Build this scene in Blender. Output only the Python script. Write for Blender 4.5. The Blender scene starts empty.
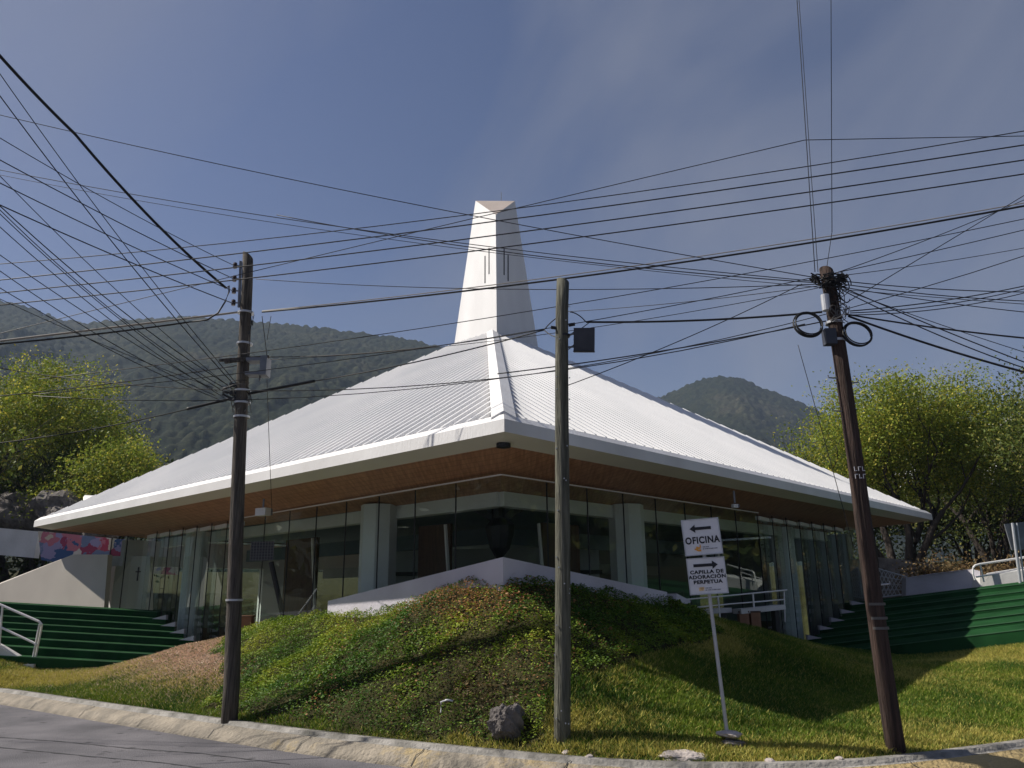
import bpy, math, random
import numpy as np
from math import radians as R, sin, cos, pi, sqrt
from mathutils import Vector, Matrix
random.seed(7); rng = np.random.default_rng(7)
sc = bpy.context.scene
COL = sc.collection

# ------------------------------------------------------------------ camera
FPX, TH, ROLL, EYE = 780.0, R(15.25), R(0.65), 1.75
cam_d = bpy.data.cameras.new('camera'); cam = bpy.data.objects.new('camera', cam_d); COL.objects.link(cam)
cam_d.sensor_fit = 'HORIZONTAL'; cam_d.sensor_width = 36; cam_d.lens = 36 * FPX / 1024
cam_d.clip_start = 0.05; cam_d.clip_end = 6000
_f = Vector((0, cos(TH), sin(TH))); _u = Vector((0, -sin(TH), cos(TH))); _r = Vector((1, 0, 0))
ax = _r * cos(ROLL) - _u * sin(ROLL); ay = _r * sin(ROLL) + _u * cos(ROLL); az = -_f
cam.matrix_world = Matrix(((ax.x, ay.x, az.x, 0), (ax.y, ay.y, az.y, 0), (ax.z, ay.z, az.z, EYE), (0, 0, 0, 1)))
sc.camera = cam
sc.render.resolution_x = 1024; sc.render.resolution_y = 768

# ------------------------------------------------------------------ light
SUN_EL = R(45.5); SUN_AZ_DIR = Vector((-cos(R(7.5)), sin(R(7.5)), 0))   # horizontal direction towards the sun
w = bpy.data.worlds.new('World'); sc.world = w; w.use_nodes = True
nt = w.node_tree; nt.nodes.clear()
out = nt.nodes.new('ShaderNodeOutputWorld'); bg = nt.nodes.new('ShaderNodeBackground')
sky = nt.nodes.new('ShaderNodeTexSky'); sky.sky_type = 'NISHITA'; sky.sun_disc = False
sky.sun_elevation = SUN_EL; sky.sun_rotation = math.atan2(SUN_AZ_DIR.x, SUN_AZ_DIR.y)
sky.air_density = 1.0; sky.dust_density = 1.8; sky.ozone_density = 2.2
tc = nt.nodes.new('ShaderNodeTexCoord'); mp = nt.nodes.new('ShaderNodeMapping')
mp0 = nt.nodes.new('ShaderNodeMapping'); mp0.inputs['Rotation'].default_value = (0.0, R(-32), R(8)); mp.inputs['Scale'].default_value = (2.3, 1.2, 0.95)
nt.links.new(tc.outputs['Generated'], mp0.inputs['Vector'])
nz = nt.nodes.new('ShaderNodeTexNoise'); nz.inputs['Scale'].default_value = 1.6; nz.inputs['Detail'].default_value = 9
nz.inputs['Roughness'].default_value = 0.50; nz.inputs['Distortion'].default_value = 0.55
cr = nt.nodes.new('ShaderNodeValToRGB'); cr.color_ramp.elements[0].position = 0.40; cr.color_ramp.elements[1].position = 0.68
cr.color_ramp.elements[0].color = (0, 0, 0, 1); cr.color_ramp.elements[1].color = (0.62, 0.62, 0.62, 1)
tint = nt.nodes.new('ShaderNodeMix'); tint.data_type = 'RGBA'; tint.blend_type = 'MULTIPLY'; tint.inputs[0].default_value = 1
tint.inputs[7].default_value = (0.84, 0.88, 1.13, 1)
mx = nt.nodes.new('ShaderNodeMix'); mx.data_type = 'RGBA'
mx.inputs[7].default_value = (3.6, 3.9, 5.1, 1)
nt.links.new(mp0.outputs[0], mp.inputs['Vector']); nt.links.new(mp.outputs[0], nz.inputs['Vector'])
nt.links.new(nz.outputs['Fac'], cr.inputs[0]); nt.links.new(cr.outputs[0], mx.inputs[0])
nt.links.new(sky.outputs[0], tint.inputs[6]); nt.links.new(tint.outputs[2], mx.inputs[6]); nt.links.new(mx.outputs[2], bg.inputs[0])
bg.inputs[1].default_value = 0.046
nt.links.new(bg.outputs[0], out.inputs[0])
sd = bpy.data.lights.new('sun', 'SUN'); sd.energy = 5.0; sd.angle = R(0.53); sd.color = (1.0, 0.94, 0.85)
sun = bpy.data.objects.new('sun', sd); COL.objects.link(sun)
S = Vector((SUN_AZ_DIR.x * cos(SUN_EL), SUN_AZ_DIR.y * cos(SUN_EL), sin(SUN_EL)))
sun.rotation_euler = S.to_track_quat('Z', 'Y').to_euler(); sun.location = (-20, 0, 30)
vs = sc.view_settings; vs.view_transform = 'Standard'; vs.look = 'None'; vs.exposure = 0.33; vs.gamma = 1; vs.use_curve_mapping = False
sc.render.engine = 'CYCLES'

# ------------------------------------------------------------------ helpers
def ray(px, py):
    a = (px - 512) / FPX; b = (384 - py) / FPX
    c, s = cos(ROLL), sin(ROLL)
    a, b = a * c + b * s, -a * s + b * c
    return a, cos(TH) - b * sin(TH), sin(TH) + b * cos(TH)
def at(px, py, F):                       # the point seen at a pixel, F metres ahead
    r = ray(px, py); return Vector((r[0] / r[1] * F, F, EYE + r[2] / r[1] * F))
def atz(px, py, z):
    r = ray(px, py); t = (z - EYE) / r[2]; return Vector((r[0] * t, r[1] * t, z))

def mat(name, col, rough=0.8, col2=None, scale=5.0, bump=0.0, bscale=None, metal=0.0, detail=6, spec=0.4, coord='Object', stretch=(1, 1, 1), contrast=0.5, attr=None, sub=0.0):
    m = bpy.data.materials.new(name); m.use_nodes = True; n = m.node_tree; b = n.nodes['Principled BSDF']
    b.inputs['Roughness'].default_value = rough; b.inputs['Metallic'].default_value = metal
    b.inputs['Specular IOR Level'].default_value = spec
    b.inputs['Base Color'].default_value = (*col, 1)
    t = n.nodes.new('ShaderNodeTexCoord'); mpn = n.nodes.new('ShaderNodeMapping'); mpn.inputs['Scale'].default_value = stretch
    n.links.new(t.outputs[coord], mpn.inputs[0])
    no = n.nodes.new('ShaderNodeTexNoise'); no.inputs['Scale'].default_value = scale; no.inputs['Detail'].default_value = detail
    n.links.new(mpn.outputs[0], no.inputs['Vector'])
    if attr:
        a = n.nodes.new('ShaderNodeAttribute'); a.attribute_name = attr; n.links.new(a.outputs['Color'], b.inputs['Base Color'])
    elif col2 is not None:
        r = n.nodes.new('ShaderNodeValToRGB'); r.color_ramp.elements[0].color = (*col, 1); r.color_ramp.elements[1].color = (*col2, 1)
        r.color_ramp.elements[0].position = 0.5 - contrast / 2 + 0.0; r.color_ramp.elements[1].position = 0.5 + contrast / 2
        n.links.new(no.outputs['Fac'], r.inputs[0]); n.links.new(r.outputs[0], b.inputs['Base Color'])
    if bump:
        nb = n.nodes.new('ShaderNodeTexNoise'); nb.inputs['Scale'].default_value = bscale or scale * 3; nb.inputs['Detail'].default_value = 6
        n.links.new(mpn.outputs[0], nb.inputs['Vector'])
        bp = n.nodes.new('ShaderNodeBump'); bp.inputs['Strength'].default_value = bump; bp.inputs['Distance'].default_value = 0.05
        n.links.new(nb.outputs['Fac'], bp.inputs['Height']); n.links.new(bp.outputs[0], b.inputs['Normal'])
    return m
def leafmat(name, trans=0.35):
    m = bpy.data.materials.new(name); m.use_nodes = True; n = m.node_tree; n.nodes.clear()
    o = n.nodes.new('ShaderNodeOutputMaterial'); a = n.nodes.new('ShaderNodeAttribute'); a.attribute_name = 'Col'
    d = n.nodes.new('ShaderNodeBsdfPrincipled'); d.inputs['Roughness'].default_value = 0.6; d.inputs['Specular IOR Level'].default_value = 0.25
    tr = n.nodes.new('ShaderNodeBsdfTranslucent'); mi = n.nodes.new('ShaderNodeMixShader'); mi.inputs[0].default_value = trans
    n.links.new(a.outputs['Color'], d.inputs['Base Color']); n.links.new(a.outputs['Color'], tr.inputs[0])
    n.links.new(d.outputs[0], mi.inputs[1]); n.links.new(tr.outputs[0], mi.inputs[2]); n.links.new(mi.outputs[0], o.inputs[0])
    return m

M = {}
M['white'] = mat('white_paint', (0.68, 0.665, 0.65), 0.6, (0.84, 0.83, 0.815), 1.1, 0.12, 30, stretch=(1, 1, .25), contrast=.45)
M['white_wall'] = mat('white_render', (0.52, 0.51, 0.49), 0.85, (0.68, 0.67, 0.65), 1.1, 0.15, 14, contrast=.35)
M['lavender'] = mat('parapet_render', (0.52, 0.49, 0.53), 0.85, (0.66, 0.63, 0.68), 1.2, 0.15, 16, contrast=.4)
M['roof'] = mat('roof_metal', (0.70, 0.70, 0.70), 0.42, (0.82, 0.81, 0.80), 0.5, 0.05, 12, metal=0.0, contrast=.5)
M['soffit'] = mat('soffit_render', (0.64, 0.60, 0.54), 0.8, (0.72, 0.68, 0.62), 0.8)
M['concrete'] = mat('concrete', (0.36, 0.37, 0.35), 0.85, (0.50, 0.51, 0.49), 2.2, 0.2, 25)
M['column'] = mat('column_render', (0.62, 0.63, 0.60), 0.8, (0.74, 0.75, 0.72), 1.5, 0.1, 20)
M['dark'] = mat('dark_metal', (0.02, 0.02, 0.022), 0.5)
M['black'] = mat('black_rubber', (0.012, 0.012, 0.013), 0.55)
M['cable_grey'] = mat('cable_grey', (0.10, 0.095, 0.09), 0.6)
M['cable_pale'] = mat('cable_pale', (0.30, 0.27, 0.23), 0.6)
M['galv'] = mat('galvanised', (0.42, 0.43, 0.45), 0.45, (0.55, 0.56, 0.58), 9, metal=0.4)
M['steel'] = mat('grey_steel', (0.12, 0.13, 0.145), 0.5, (0.24, 0.25, 0.27), 4, metal=.2)
M['darkbox'] = mat('dark_case', (0.03, 0.035, 0.05), 0.6, (0.05, 0.055, 0.07), 6)
M['signwhite'] = mat('sign_face', (0.66, 0.65, 0.66), 0.5, (0.76, 0.75, 0.76), 6)
M['signink'] = mat('sign_ink', (0.015, 0.015, 0.02), 0.6)
M['orange'] = mat('orange_print', (0.75, 0.34, 0.06), 0.6)
M['paleorange'] = mat('pale_orange_print', (0.80, 0.55, 0.28), 0.6)
M['greyprint'] = mat('grey_print', (0.20, 0.20, 0.22), 0.6)
M['door'] = mat('dark_wood', (0.060, 0.032, 0.020), 0.5, (0.11, 0.060, 0.036), 3, stretch=(6, 6, .6))
M['brown'] = mat('brown_box', (0.22, 0.11, 0.06), 0.7, (0.30, 0.16, 0.09), 5)
M['floor'] = mat('floor_tile', (0.34, 0.32, 0.29), 0.35, (0.44, 0.41, 0.38), 1.5)
M['ceiling'] = mat('ceiling_teal', (0.16, 0.20, 0.22), 0.8, (0.20, 0.25, 0.27), 1)
M['inwall'] = mat('interior_white', (0.70, 0.70, 0.68), 0.85, (0.78, 0.78, 0.76), 1)
M['green'] = mat('green_turf_carpet', (0.008, 0.040, 0.013), 0.95, (0.019, 0.088, 0.027), 1.7, 0.6, 90, spec=.1, contrast=.5)
M['lit_tread_edge'] = mat('sunlit_tread_green', (0.035, 0.11, 0.05), 0.9, (0.06, 0.15, 0.07), 6)  # paler green painted on strips to imitate sun on the treads
M['rock'] = mat('grey_rock', (0.07, 0.062, 0.058), 0.9, (0.22, 0.195, 0.18), 5, 1.0, 9)
M['pinkrock'] = mat('pale_stone', (0.36, 0.31, 0.28), 0.9, (0.52, 0.46, 0.42), 7, 0.7, 14)
M['leaf'] = leafmat('leaf'); M['gleaf'] = leafmat('ground_leaf', 0.28); M['blade'] = leafmat('grass_blade', 0.25)
M['bark'] = mat('bark', (0.028, 0.022, 0.018), 0.95, (0.075, 0.06, 0.05), 3, 0.9, 14, stretch=(3, 3, .6))
M['soil'] = mat('soil', (0.05, 0.045, 0.02), 0.95, (0.11, 0.10, 0.045), 2.2, 0.8, 16)
M['ceramic'] = mat('insulator', (0.05, 0.03, 0.025), 0.3)

def pole_mat(name, c1, c2, sx):
    m = mat(name, c1, 0.9, c2, 5.0, 0.9, 9.0, stretch=(sx, sx, 0.45), contrast=.45); return m
M['pole_grey'] = pole_mat('weathered_pole', (0.028, 0.024, 0.020), (0.15, 0.128, 0.105), 7)
M['pole_olive'] = pole_mat('olive_pole', (0.045, 0.046, 0.034), (0.19, 0.185, 0.14), 6)
M['pole_brown'] = pole_mat('brown_pole', (0.016, 0.011, 0.009), (0.085, 0.052, 0.040), 8)

def wood_soffit():
    m = mat('wood_boards', (0.22, 0.085, 0.045), 0.55, (0.36, 0.15, 0.08), 2.2, 0, stretch=(1, 1, 1)); n = m.node_tree; b = n.nodes['Principled BSDF']
    uv = n.nodes.new('ShaderNodeTexCoord'); mp_ = n.nodes.new('ShaderNodeMapping'); mp_.inputs['Rotation'].default_value = (0, 0, -R(47.2))
    wv = n.nodes.new('ShaderNodeTexWave'); wv.wave_type = 'BANDS'; wv.bands_direction = 'X'; wv.inputs['Scale'].default_value = 1.6; wv.wave_profile = 'SAW'
    nn = n.nodes.new('ShaderNodeTexNoise'); nn.inputs['Scale'].default_value = 3; nn.inputs['Detail'].default_value = 8
    mp2 = n.nodes.new('ShaderNodeMapping'); mp2.inputs['Rotation'].default_value = (0, 0, -R(47.2)); mp2.inputs['Scale'].default_value = (8, .5, 1)
    r = n.nodes.new('ShaderNodeValToRGB'); r.color_ramp.elements[0].color = (0.33, 0.15, 0.09, 1); r.color_ramp.elements[1].color = (0.56, 0.29, 0.17, 1)
    r.color_ramp.elements[0].position = .3; r.color_ramp.elements[1].position = .7
    n.links.new(uv.outputs['Object'], mp_.inputs[0]); n.links.new(mp_.outputs[0], wv.inputs[0])
    n.links.new(uv.outputs['Object'], mp2.inputs[0]); n.links.new(mp2.outputs[0], nn.inputs['Vector'])
    n.links.new(nn.outputs['Fac'], r.inputs[0])
    lt = n.nodes.new('ShaderNodeMath'); lt.operation = 'GREATER_THAN'; lt.inputs[1].default_value = 0.06; n.links.new(wv.outputs['Fac'], lt.inputs[0])
    mxx = n.nodes.new('ShaderNodeMix'); mxx.data_type = 'RGBA'; mxx.inputs[6].default_value = (0.20, 0.09, 0.052, 1)
    n.links.new(lt.outputs[0], mxx.inputs[0]); n.links.new(r.outputs[0], mxx.inputs[7]); n.links.new(mxx.outputs[2], b.inputs['Base Color'])
    return m
M['wood'] = wood_soffit()

def glass_mat():
    m = bpy.data.materials.new('window_glass'); m.use_nodes = True; n = m.node_tree; n.nodes.clear()
    o = n.nodes.new('ShaderNodeOutputMaterial'); tr = n.nodes.new('ShaderNodeBsdfTransparent'); tr.inputs[0].default_value = (0.88, 0.95, 0.92, 1)
    gl = n.nodes.new('ShaderNodeBsdfGlossy'); gl.inputs['Roughness'].default_value = 0.0; gl.inputs[0].default_value = (0.85, 0.95, 0.93, 1)
    lw = n.nodes.new('ShaderNodeLayerWeight'); lw.inputs[0].default_value = 0.5
    fr = n.nodes.new('ShaderNodeMath'); fr.operation = 'POWER'; fr.inputs[1].default_value = 4.0; n.links.new(lw.outputs['Facing'], fr.inputs[0])
    ma = n.nodes.new('ShaderNodeMath'); ma.operation = 'MULTIPLY_ADD'; ma.inputs[1].default_value = 0.9; ma.inputs[2].default_value = 0.055; ma.use_clamp = True
    mi = n.nodes.new('ShaderNodeMixShader')
    n.links.new(fr.outputs[0], ma.inputs[0]); n.links.new(ma.outputs[0], mi.inputs[0]); n.links.new(tr.outputs[0], mi.inputs[1]); n.links.new(gl.outputs[0], mi.inputs[2])
    n.links.new(mi.outputs[0], o.inputs[0]); return m
M['glass'] = glass_mat()

def tag(o, label=None, cat=None, group=None, kind=None):
    if label: o['label'] = label
    if cat: o['category'] = cat
    if group: o['group'] = group
    if kind: o['kind'] = kind
    return o
def empty(name, loc, label, cat, group=None):
    o = bpy.data.objects.new(name, None); o.empty_display_size = .3; COL.objects.link(o); o.location = loc
    return tag(o, label, cat, group)

class MB:
    def __init__(s): s.v = []; s.f = []; s.mi = []; s.m = 0
    def add(s, vs, fs):
        b = len(s.v); s.v += [tuple(x) for x in vs]; s.f += [tuple(i + b for i in f) for f in fs]; s.mi += [s.m] * len(fs); return s
    def box(s, c, size, rz=0.0, axes=None):
        c = Vector(c); hx, hy, hz = size[0] / 2, size[1] / 2, size[2] / 2
        if axes is None: axes = (Vector((cos(rz), sin(rz), 0)), Vector((-sin(rz), cos(rz), 0)), Vector((0, 0, 1)))
        vs = [c + axes[0] * (hx * i) + axes[1] * (hy * j) + axes[2] * (hz * k) for k in (-1, 1) for j in (-1, 1) for i in (-1, 1)]
        return s.add(vs, [(0, 2, 3, 1), (4, 5, 7, 6), (0, 1, 5, 4), (2, 6, 7, 3), (0, 4, 6, 2), (1, 3, 7, 5)])
    def bar(s, a, b, wd, ht, up=Vector((0, 0, 1))):
        a, b = Vector(a), Vector(b); d = b - a; L = d.length; d.normalize(); sd_ = d.cross(up).normalized(); u2 = sd_.cross(d).normalized()
        return s.box((a + b) / 2, (L, wd, ht), axes=(d, sd_, u2))
    def tube(s, pts, r, n=8, cap=True):
        pts = [Vector(p) for p in pts]; N = len(pts); rr = r if isinstance(r, (list, tuple)) else [r] * N
        vs = []; 
        for i, p in enumerate(pts):
            d = (pts[min(i + 1, N - 1)] - pts[max(i - 1, 0)]).normalized()
            up = Vector((0, 0, 1)) if abs(d.z) < 0.95 else Vector((1, 0, 0))
            a = d.cross(up).normalized(); b = a.cross(d).normalized()
            vs += [p + (a * cos(2 * pi * k / n) + b * sin(2 * pi * k / n)) * rr[i] for k in range(n)]
        fs = [(i * n + k, i * n + (k + 1) % n, (i + 1) * n + (k + 1) % n, (i + 1) * n + k) for i in range(N - 1) for k in range(n)]
        if cap: fs += [tuple(range(n - 1, -1, -1)), tuple(range((N - 1) * n, N * n))]
        return s.add(vs, fs)
    def poly(s, pts, th=None, nrm=None):          # flat polygon, extruded by th along nrm
        pts = [Vector(p) for p in pts]; n = len(pts)
        if th is None: return s.add(pts, [tuple(range(n))])
        nrm = Vector(nrm).normalized(); q = [p + nrm * th for p in pts]
        return s.add(pts + q, [tuple(range(n - 1, -1, -1)), tuple(range(n, 2 * n))] + [(i, (i + 1) % n, (i + 1) % n + n, i + n) for i in range(n)])
    def build(s, name, m, parent=None, smooth=False, world=True):
        me = bpy.data.meshes.new(name)
        ms = m if isinstance(m, (list, tuple)) else [m]
        org = Vector((0, 0, 0))
        if parent is not None: org = parent_origin(parent)
        elif s.v:
            a = np.array(s.v); org = Vector(((a[:, 0].min() + a[:, 0].max()) / 2, (a[:, 1].min() + a[:, 1].max()) / 2, a[:, 2].min()))
        me.from_pydata([(x - org.x, y - org.y, z - org.z) for x, y, z in s.v], [], s.f)
        for k in ms: me.materials.append(M[k] if isinstance(k, str) else k)
        if len(ms) > 1: me.polygons.foreach_set('material_index', s.mi)
        if smooth: me.polygons.foreach_set('use_smooth', [True] * len(me.polygons))
        me.update()
        o = bpy.data.objects.new(name, me); COL.objects.link(o)
        if parent is not None: o.parent = parent
        else: o.location = org
        return o
def parent_origin(p):
    o = Vector((0, 0, 0))
    while p is not None: o += Vector(p.location); p = p.parent
    return o

def npmesh(name, V, F, m, parent=None, smooth=False, colors=None, mats=None):
    """V (n,3), F (k,c) all faces the same size; colors per face"""
    me = bpy.data.meshes.new(name); n = len(V); k, c = F.shape
    me.vertices.add(n); me.vertices.foreach_set('co', np.ascontiguousarray(V, dtype=np.float32).ravel())
    me.loops.add(k * c); me.loops.foreach_set('vertex_index', F.astype(np.int32).ravel())
    me.polygons.add(k); me.polygons.foreach_set('loop_start', (np.arange(k) * c).astype(np.int32)); me.polygons.foreach_set('loop_total', np.full(k, c, dtype=np.int32))
    if smooth: me.polygons.foreach_set('use_smooth', np.ones(k, dtype=bool))
    me.update(calc_edges=True); me.materials.append(M[m] if isinstance(m, str) else m)
    if colors is not None:
        ca = me.color_attributes.new('Col', 'FLOAT_COLOR', 'CORNER')
        cc = np.ones((k * c, 4), dtype=np.float32); cc[:, :3] = np.repeat(colors, c, axis=0); ca.data.foreach_set('color', cc.ravel())
    o = bpy.data.objects.new(name, me); COL.objects.link(o)
    if parent is not None: o.parent = parent
    return o

# numpy value noise
_perm = rng.random((256, 256))
def vnoise(x, y):
    xi = np.floor(x).astype(int); yi = np.floor(y).astype(int); fx = x - xi; fy = y - yi
    fx = fx * fx * (3 - 2 * fx); fy = fy * fy * (3 - 2 * fy)
    a = _perm[xi % 256, yi % 256]; b = _perm[(xi + 1) % 256, yi % 256]; c = _perm[xi % 256, (yi + 1) % 256]; d = _perm[(xi + 1) % 256, (yi + 1) % 256]
    return (a * (1 - fx) + b * fx) * (1 - fy) + (c * (1 - fx) + d * fx) * fy
def fbm(x, y, o=5, g=.5):
    s = 0; a = 1; t = 0
    for i in range(o): s = s + a * vnoise(x * 2 ** i + 17.3 * i, y * 2 ** i + 9.1 * i); t += a; a *= g
    return s / t

# ------------------------------------------------------------------ church frame
C0 = Vector((-0.11, 10.16, 0)); VA = R(47.2)
vv = Vector((cos(VA), sin(VA), 0)); uu = Vector((-sin(VA), cos(VA), 0)); SIDE = 18.88
def LP(a, b, z=0.0): return C0 + uu * a + vv * b + Vector((0, 0, z))     # left front side: a along the eave, b inwards
def RP(a, b, z=0.0): return C0 + vv * a + uu * b + Vector((0, 0, z))
CEN = C0 + (uu + vv) * (SIDE / 2)
Z_E = 3.86                                # eave top
FLOOR = 0.10

# ------------------------------------------------------------------ ground
kerb_back = [(-60, 47), (-30, 27.5), (-16, 19.2), (-12.5, 17.3), (-9.95, 16.05), (-6.4, 13.35), (-3.95, 11.55), (-2.29, 10.38), (-0.85, 9.5), (0.19, 8.95), (1.03, 8.5), (2.07, 8.34), (3.24, 8.38), (3.99, 8.63), (5.6, 9.36), (9.0, 11.0), (16, 14.6), (34, 24), (80, 48)]
kb = np.array(kerb_back, float)
# smooth resample
def resample(P, step):
    d = np.r_[0, np.cumsum(np.hypot(*np.diff(P, axis=0).T))]; n = max(int(d[-1] / step), 2); t = np.linspace(0, d[-1], n)
    return np.c_[np.interp(t, d, P[:, 0]), np.interp(t, d, P[:, 1])]
kr = resample(kb, 0.35)
for _ in range(4): kr[1:-1] = (kr[:-2] + 2 * kr[1:-1] + kr[2:]) / 4
kr[:, 1] -= 0.17
def kerb_y(x): return np.interp(x, kr[:, 0], kr[:, 1])

crest = np.array([(-60, 60), (-30, 32), (-17, 21.5), (-13.5, 18.6), (-11.3, 18.0), (-8.6, 17.6), (-7.2, 17.2), (-5.7, 16.5), (-3.55, 14.9), (-0.15, 11.65), (2.75, 14.1), (4.7, 15.4), (7.0, 16.8), (8.3, 16.8), (9.5, 15.85), (11.5, 14.3), (13, 13.9), (16, 16), (30, 27), (60, 44)], float)
def crest_y(x): return np.interp(x, crest[:, 0], crest[:, 1])
ctrl = []
def cp(px, py, F, dz=0): p = at(px, py, F); ctrl.append((p.x, p.y, p.z + dz))
for x, y in [(-30, 27.8), (-16, 19.4), (-12.5, 17.5), (-9.95, 16.2), (-6.4, 13.4), (-3.95, 11.7), (-2.29, 10.5), (-0.85, 9.65), (0.19, 9.1), (1.03, 8.6), (2.07, 8.5), (3.24, 8.5), (3.99, 8.8), (5.6, 9.5), (9, 11.2), (16, 15), (30, 22)]: ctrl.append((x, y, 0.13))
for a in [(503, 585, 11.6), (430, 592, 12.2), (328, 613, 14.9), (280, 622, 15.8), (240, 632, 16.5), (180, 646, 17.2), (100, 671, 17.9), (40, 673, 17.8), (0, 656, 17.8), (-60, 628, 17.9), (0, 672, 16.9),
          (560, 591, 11.8), (600, 594, 12.5), (667, 604, 14.1), (700, 613, 14.6), (760, 630, 15.5), (850, 650, 17.0), (900, 659, 16.9), (963, 652, 16.2), (1024, 643, 15.4),
          (503, 640, 10.6), (440, 650, 11.0), (380, 640, 12.2), (330, 660, 12.4), (480, 690, 10.0), (400, 700, 10.5), (290, 670, 13.2), (560, 640, 10.7), (561, 700, 9.8), (620, 640, 11.6), (620, 700, 9.9),
          (230, 690, 13.2), (150, 680, 14.6), (60, 690, 15.8), (200, 660, 15.6), (700, 650, 12.6), (760, 670, 12.4), (815, 724, 9.7), (815, 690, 12.0), (870, 690, 12.2), (880, 665, 15.8), (930, 690, 12.2), (1000, 690, 12.4), (1000, 668, 13.6), (700, 715, 9.7), (750, 738, 9.25), (900, 730, 9.9)]: cp(*a)
ctrl += [(16, 20.5, 1.2), (22, 24, 1.6), ]
ctrl = np.array(ctrl)
def rbf_fit(c):
    P = c[:, :2]; n = len(P); d = np.hypot(P[:, None, 0] - P[None, :, 0], P[:, None, 1] - P[None, :, 1])
    A = np.zeros((n + 3, n + 3)); A[:n, :n] = d + np.eye(n) * -0.25; A[:n, n] = 1; A[:n, n + 1:] = P; A[n, :n] = 1; A[n + 1:, :n] = P.T
    return np.linalg.solve(A, np.r_[c[:, 2], 0, 0, 0])
W = rbf_fit(ctrl)
def rbf(x, y):
    n = len(ctrl); o = W[n] + W[n + 1] * x + W[n + 2] * y
    for i in range(n): o = o + W[i] * np.hypot(x - ctrl[i, 0], y - ctrl[i, 1])
    return o
def sstep(a, b, x): t = np.clip((x - a) / (b - a), 0, 1); return t * t * (3 - 2 * t)
def ground_z(x, y):
    x = np.asarray(x, float); y = np.asarray(y, float)
    ky = kerb_y(x); cy = crest_y(x)
    lawn = rbf(x, np.minimum(y, cy + .3)) + 0.05 * (fbm(x * .9 + 40, y * .9) - .5) * sstep(.1, .8, y - ky)
    lawn = np.minimum(lawn, .10 + np.clip(y - ky - .32, 0, 99) * .7)
    # sunken court behind the crest, hillside outside it
    away = np.maximum(np.abs(x + 0.6) - 13.5, y - 38.0)
    back = 0.0 + sstep(0, 3.0, away) * (1.6 + np.clip(np.hypot(x, y - 20) - 15, 0, 400) * .045)
    side = sstep(12.6, 16, np.abs(x + .2)) * sstep(0, 3, y - cy - 5.5) * 1.9
    back = np.maximum(back, side)
    back = np.minimum(back, lawn + np.clip((y - cy), 0, 999) * .55 + 0.05) if True else back
    z = lawn + (back - lawn) * sstep(0.15, 1.3, y - cy)
    z = np.where(y < ky + .08, -0.06, z)
    far = np.clip((np.hypot(x, y) - 120) / 400, 0, 1)
    return z * (1 - far) + far * 2.0 * (y > ky)
gx = np.unique(np.r_[-np.geomspace(20, 1800, 40), np.arange(-20, 20.01, .14), np.geomspace(20, 1800, 40)])
gy = np.unique(np.r_[-np.geomspace(6, 1300, 30), np.arange(-6, 7, .5), np.arange(7, 21, .12), np.arange(21, 60, .6), np.geomspace(60, 1700, 40)])
X, Y = np.meshgrid(gx, gy); Z = ground_z(X, Y)
nx, ny = len(gx), len(gy); idx = np.arange(nx * ny).reshape(ny, nx)
Fq = np.stack([idx[:-1, :-1].ravel(), idx[:-1, 1:].ravel(), idx[1:, 1:].ravel(), idx[1:, :-1].ravel()], 1)
def ground_mat():
    m = mat('lawn_earth', (0.022, 0.020, 0.010), 0.95, (0.065, 0.060, 0.022), 3.1, 0.9, 14, spec=.1)
    return m
g = npmesh('ground', np.c_[X.ravel(), Y.ravel(), Z.ravel()], Fq, ground_mat(), smooth=True); tag(g, kind='structure')

# road (a sheet 4 mm over the ground's street side), gutter and kerb
def road_mat():
    m = mat('asphalt', (0.080, 0.078, 0.086), 0.9, (0.20, 0.19, 0.20), 1.1, 0.5, 60, spec=.25, contrast=.5, coord='Object'); n = m.node_tree; b = n.nodes['Principled BSDF']
    old = b.inputs['Base Color'].links[0].from_socket
    t = n.nodes.new('ShaderNodeTexCoord')
    sp = n.nodes.new('ShaderNodeTexVoronoi'); sp.inputs['Scale'].default_value = 3.2; n.links.new(t.outputs['Object'], sp.inputs['Vector'])
    r = n.nodes.new('ShaderNodeValToRGB'); r.color_ramp.elements[0].position = .10; r.color_ramp.elements[0].color = (.38, .38, .38, 1); r.color_ramp.elements[1].position = .19; r.color_ramp.elements[1].color = (1, 1, 1, 1)
    n.links.new(sp.outputs['Distance'], r.inputs[0])
    mu = n.nodes.new('ShaderNodeMix'); mu.data_type = 'RGBA'; mu.blend_type = 'MULTIPLY'; mu.inputs[0].default_value = .75
    n.links.new(old, mu.inputs[6]); n.links.new(r.outputs[0], mu.inputs[7])
    # long tar seams following the kerb
    n3 = n.nodes.new('ShaderNodeTexNoise'); n3.inputs['Scale'].default_value = 90; n.links.new(t.outputs['Object'], n3.inputs['Vector'])
    r3 = n.nodes.new('ShaderNodeValToRGB'); r3.color_ramp.elements[0].color = (.7, .7, .7, 1); r3.color_ramp.elements[1].color = (1.3, 1.3, 1.3, 1); r3.color_ramp.elements[0].position = .35; r3.color_ramp.elements[1].position = .65
    n.links.new(n3.outputs['Fac'], r3.inputs[0])
    m2 = n.nodes.new('ShaderNodeMix'); m2.data_type = 'RGBA'; m2.blend_type = 'MULTIPLY'; m2.inputs[0].default_value = .8
    n.links.new(mu.outputs[2], m2.inputs[6]); n.links.new(r3.outputs[0], m2.inputs[7]); n.links.new(m2.outputs[2], b.inputs['Base Color'])
    return m
def normals2(P):
    t = np.gradient(P, axis=0); t /= np.hypot(*t.T)[:, None]; return np.c_[t[:, 1], -t[:, 0]]     # towards the street
kn = normals2(kr)
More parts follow.
